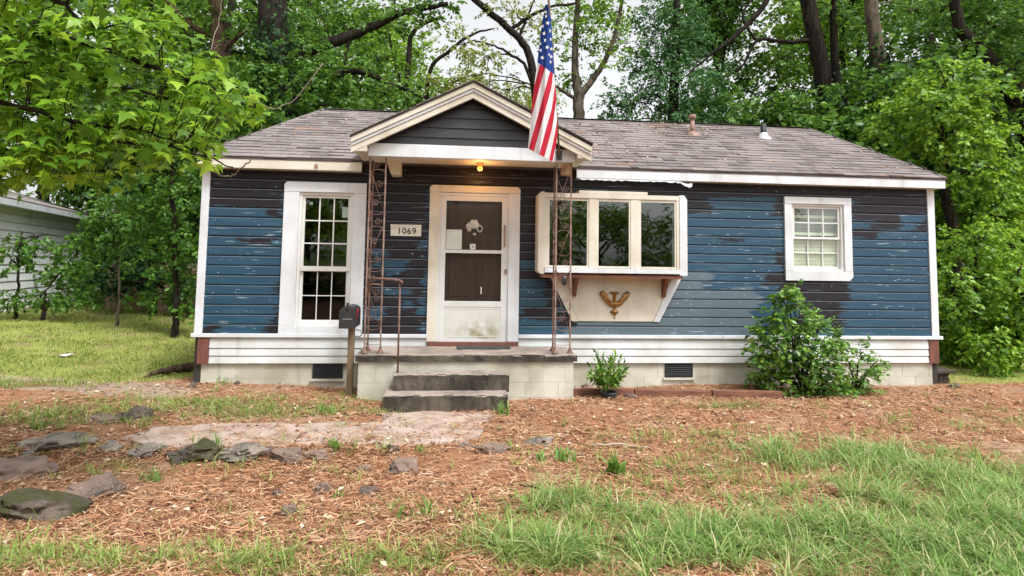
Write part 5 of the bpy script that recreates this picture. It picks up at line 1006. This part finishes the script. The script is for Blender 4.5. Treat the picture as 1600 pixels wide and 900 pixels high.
# ------------------------------------------------------------------ weeds
def blades(P, H_, Wd, lean, k=3, a=None):
    """bent tapering blades standing at P"""
    n = len(P); a = rng.random(n)*6.283 if a is None else a; d = np.stack([np.cos(a), np.sin(a), 0*a], 1); s = np.stack([-np.sin(a), np.cos(a), 0*a], 1); up = np.array([0, 0, 1.0]); vs = []
    for i in range(k):
        f = i/k; c_ = P+up*(H_*(f-.18*lean*f*f))[:, None]+d*(H_*lean*f*f)[:, None]; w = (Wd*(1-.55*f))[:, None]; vs += [c_-s*w, c_+s*w]
    vs.append(P+up*(H_*(1-.30*lean))[:, None]+d*(H_*lean)[:, None]); m = 2*k+1; V = np.stack(vs, 1).reshape(-1, 3); b_ = np.arange(n)[:, None]*m; F = []
    for i in range(k-1): F += [b_+np.array([[2*i, 2*i+1, 2*i+3]]), b_+np.array([[2*i, 2*i+3, 2*i+2]])]
    F.append(b_+np.array([[2*k-2, 2*k-1, 2*k]])); return V, np.concatenate(F, 0)
def weed(label, px, py, n, h, wd, lean, mat, name='weed', spread=.05, k=4):
    p = G(px, py); T = np.array([p.x, p.y, p.z])+np.concatenate([rng.normal(0, spread, (n, 2)), np.zeros((n, 1))], 1); T[:, 2] = gz(T[:, 0], T[:, 1])-.005
    V, F = blades(T, h*(.55+.6*rng.random(n)), np.full(n, wd)*(.7+.6*rng.random(n)), lean*(.4+.9*rng.random(n)), k); return tag(link(name, npmesh(name, V, F), mat), label, 'weed', 'weeds')
for lab, px, py, n, h, wd, ln, m_, sp_ in [('upright tuft of grass growing on the path edge stones', 340, 700, 16, .17, .006, .35, 'weed', .03), ('tuft of grass at the right foot of the steps', 786, 648, 40, .17, .006, .5, 'weed', .05), ('broad-leaved weed in the middle of the yard', 962, 742, 16, .17, .020, .65, 'weed', .03), ('spiky weed right of the flat grey stone', 884, 720, 24, .15, .010, .85, 'weed', .05), ('small weed left of the broad-leaved weed', 845, 722, 14, .12, .010, .9, 'weed', .02), ('round tuft below the left end of the path', 236, 752, 40, .12, .005, .6, 'weed', .04),
        ('small two-leaved weed between the loose stones', 527, 778, 7, .08, .012, .8, 'weed', .02), ('little weed right of the loose stones', 628, 808, 7, .09, .012, .6, 'weed', .02), ('pale weed with small leaves right of centre straw', 668, 800, 10, .11, .010, .7, 'weed', .04), ('weed at the right end of the path', 525, 712, 18, .13, .010, .8, 'weed', .03), ('weed among the mossy path stones', 330, 718, 14, .08, .010, .9, 'weed', .04), ('grass tuft by the left foundation block', 352, 600, 26, .13, .005, .6, 'weed', .05),
        ('grass tuft beside the mailbox post', 512, 645, 34, .13, .005, .7, 'weed', .05), ('weed tuft by the left boulder', 60, 670, 26, .14, .006, .7, 'weed', .04), ('small weed in front of the concrete pad', 660, 705, 16, .09, .006, .8, 'weed', .03), ('tall weed by the foundation right of the porch', 902, 590, 9, .28, .007, .3, 'leaf_gloss', .03), ('dark leafy weed under the right foundation vent', 1070, 590, 18, .10, .014, .8, 'leaf_gloss', .08), ('weed in the bed left of the bush', 1140, 596, 16, .10, .012, .8, 'leaf_gloss', .08)]:
    weed(lab, px, py, n, h, wd, ln, M[m_], spread=sp_)

# ------------------------------------------------------------------ grass, straw and dead leaves lying about (stuff)
def blocked(x, y):
    return ((x > -.12) & (x < 10.3) & (y > -.03)) | ((x > 2.03) & (x < 4.76) & (y > -.88)) | ((x > 2.42) & (x < 3.9) & (y > -1.42))
def world_pts(n, x0, x1, y0, y1): return np.stack([rng.uniform(x0, x1, n), rng.uniform(y0, y1, n)], 1)
def image_pts(n, px0, px1, py0, py1):
    px = rng.uniform(px0, px1, n); py = rng.uniform(py0, py1, n); fw, r_, u = np.array(_fw), np.array(_r2), np.array(_u2)
    d = fw+np.outer((px-800)/CF, r_)-np.outer((py-CCY)/CF, u); z = np.zeros(n)
    for _ in range(6):
        P = np.array(CAM)+d*((z-CAM.z)/d[:, 2])[:, None]; z = gz(P[:, 0], P[:, 1])
    return P[:, :2]
def stuff(name, V, F, mat, label, cat): return tag(link(name, npmesh(name, V, F), mat), label, cat, kind='stuff')
def with_z(Q, dz=0): return np.concatenate([Q, (gz(Q[:, 0], Q[:, 1])+dz)[:, None]], 1)
def tufts(Q, lo, hi, sp):
    """fan out blades from tuft centres: points, outward angle, per-blade tuft size"""
    m = rng.integers(lo, hi, len(Q)); idx = np.repeat(np.arange(len(Q)), m); n = len(idx); a = rng.random(n)*6.283; r_ = np.abs(rng.normal(0, sp, n))*(.6+.8*rng.random(len(Q)))[idx]
    return Q[idx]+np.stack([np.cos(a)*r_, np.sin(a)*r_], 1), a+rng.normal(0, .7, n), (.45+.9*rng.random(len(Q))**1.4)[idx]
# lush patches: grass stands in tussocks, with lower single blades between
Q = np.concatenate([world_pts(5200, 2.6, 10.5, -6.2, -2.4), image_pts(5200, 700, 1680, 670, 960)]); dn = blobsum(LUSH, Q[:, 0], Q[:, 1])*(.35+.9*wob(Q[:, 0]*1.7, Q[:, 1]*1.7)); Q = Q[(rng.random(len(Q)) < dn**1.6*.55)&~blocked(Q[:, 0], Q[:, 1])]
T_, a, h_ = tufts(Q, 8, 30, .036); n = len(T_); V, F = blades(with_z(T_, -.008), (.07+.13*rng.random(n))*h_+.02, .0022+.0032*rng.random(n), .45+1.3*rng.random(n), 3, a); stuff('lush_grass', V, F, M['grass_lush'], 'thick tufted green grass over the lower right of the yard', 'grass')
Q = np.concatenate([world_pts(7000, -2.5, 11.5, -6, .2), image_pts(8000, -60, 1660, 595, 950)]); dn = np.maximum(blobsum(THIN, Q[:, 0], Q[:, 1]), .55*blobsum(LUSH, Q[:, 0], Q[:, 1]))*(.15+1.1*wob(Q[:, 0]*2.3, Q[:, 1]*2.3))+.02; Q = Q[(rng.random(len(Q)) < dn*.9)&~blocked(Q[:, 0], Q[:, 1])]
T_, a, h_ = tufts(Q, 4, 16, .035); n = len(T_); V, F = blades(with_z(T_, -.006), (.04+.085*rng.random(n))*h_+.012, .0019+.0026*rng.random(n), .4+1.1*rng.random(n), 3, a); stuff('sparse_grass', V, F, M['grass'], 'thin patchy grass coming through the straw', 'grass')
Q = np.concatenate([world_pts(60000, -9, .4, -1.8, 11), world_pts(9000, 10.1, 15, -.4, 4), image_pts(30000, -60, 330, 470, 640)]); dn = lawn(Q[:, 0], Q[:, 1])*(.15+1.0*wob(Q[:, 0]*1.3, Q[:, 1]*.9)); Q = Q[(rng.random(len(Q)) < dn)&~blocked(Q[:, 0], Q[:, 1])]; n = len(Q)
V, F = blades(with_z(Q, -.006), .03+.07*rng.random(n)*(.4+wob(Q[:, 0]*3, Q[:, 1]*3)), .003+.004*rng.random(n), .5+1.1*rng.random(n), 2); stuff('lawn_grass', V, F, M['grass_yellow'], 'short yellow-green lawn beside the house', 'grass')
# pine straw: thin bent needles lying flat
Q = np.concatenate([world_pts(75000, -1.5, 11, -6.0, .0), image_pts(125000, -60, 1660, 585, 960)]); cvr = blobsum(LUSH, Q[:, 0], Q[:, 1]); onp = np.zeros(len(Q), bool)
keep = (rng.random(len(Q)) < (1.0-.72*cvr)*(1-.9*lawn(Q[:, 0], Q[:, 1]))*(1-.75*dirt(Q[:, 0], Q[:, 1]))*(.10+1.1*wob(Q[:, 0]*.8+3, Q[:, 1]*.8)*wob(Q[:, 0]*3.1, Q[:, 1]*3.7+1)**.6))&~blocked(Q[:, 0], Q[:, 1]); Q = Q[keep]; n = len(Q)
a = rng.random(n)*6.283; ln = .06+.09*rng.random(n); cu = rng.normal(0, .9, n); P0 = with_z(Q, .004+.022*rng.random(n)**2)
for poly_, zs in SLABS:                         # straw drifted over the concrete, thickest at its right-hand ends
    pa_ = np.array(poly_); ins = np.zeros(n, bool); j = len(pa_)-1
    for i in range(len(pa_)):
        ins ^= ((pa_[i, 1] > Q[:, 1]) != (pa_[j, 1] > Q[:, 1])) & (Q[:, 0] < (pa_[j, 0]-pa_[i, 0])*(Q[:, 1]-pa_[i, 1])/(pa_[j, 1]-pa_[i, 1]+1e-9)+pa_[i, 0]); j = i
    fr_ = (Q[:, 0]-pa_[:, 0].min())/(np.ptp(pa_[:, 0])); P0[:, 2] = np.where(ins, np.where(rng.random(n) < .06+.75*fr_**3, zs+.006+.008*rng.random(n), -1.0), P0[:, 2]); vs = []
for i in range(3):
    f = (i-1)/1.0; th = a+cu*f*.55; c_ = P0+np.stack([np.cos(th)*ln*f*.6, np.sin(th)*ln*f*.6, rng.normal(0, .006, n)], 1); w = (.0017+.0019*rng.random(n))[:, None]; s = np.stack([-np.sin(th), np.cos(th), rng.normal(0, .3, n)], 1); vs += [c_-s*w, c_+s*w]
V = np.stack(vs, 1).reshape(-1, 3); b_ = np.arange(n)[:, None]*6; F = np.concatenate([b_+np.array([[0, 1, 3, 2]]), b_+np.array([[2, 3, 5, 4]])], 0); stuff('pine_straw', V, F, M['needle'], 'orange brown pine straw covering the front yard', 'straw')
Q = np.concatenate([image_pts(4200, -60, 1660, 600, 950), world_pts(3200, -1.5, 10.5, -3, -.05)]); Q = Q[~blocked(Q[:, 0], Q[:, 1])&(rng.random(len(Q)) < 1-.8*blobsum(LUSH, Q[:, 0], Q[:, 1]))]; n = len(Q); a = rng.random(n)*6.283
V, F = leaf_geo(with_z(Q, .012+.015*rng.random(n)), np.stack([np.cos(a), np.sin(a), rng.normal(0, .25, n)], 1), np.stack([rng.normal(0, .35, n), rng.normal(0, .35, n), np.ones(n)], 1), .025+.045*rng.random(n)**2, .30, .14); stuff('dead_leaves', V, F, M['dead'], 'scattered dry leaves and bark flakes over the yard', 'leaves')
# straw and leaves caught on the roof
sl_ = (RZ-EZ)/(RY-EY); n = 330; X = np.concatenate([rng.uniform(4.9, 9.8, 130), rng.normal(5.6, .3, 80), rng.normal(7.0, .35, 90), rng.uniform(.6, 2.2, 30)]); Yr = np.concatenate([rng.uniform(.1, 2.1, 130), rng.uniform(.0, 1.9, 80), rng.uniform(1.4, 2.15, 90), rng.uniform(.4, 1.9, 30)])
a = rng.random(n)*6.283; Pz = EZ+(Yr-EY)*sl_+.022; V, F = leaf_geo(np.stack([X, Yr, Pz], 1), np.stack([np.cos(a), np.sin(a), np.sin(a)*sl_], 1), np.stack([0*a, -sl_+0*a, 1+0*a], 1)+rng.normal(0, .2, (n, 3)), .035+.05*rng.random(n), .18, .1); stuff('roof_litter', V, F, M['dead'], 'dry leaves and straw caught on the roof', 'leaves')
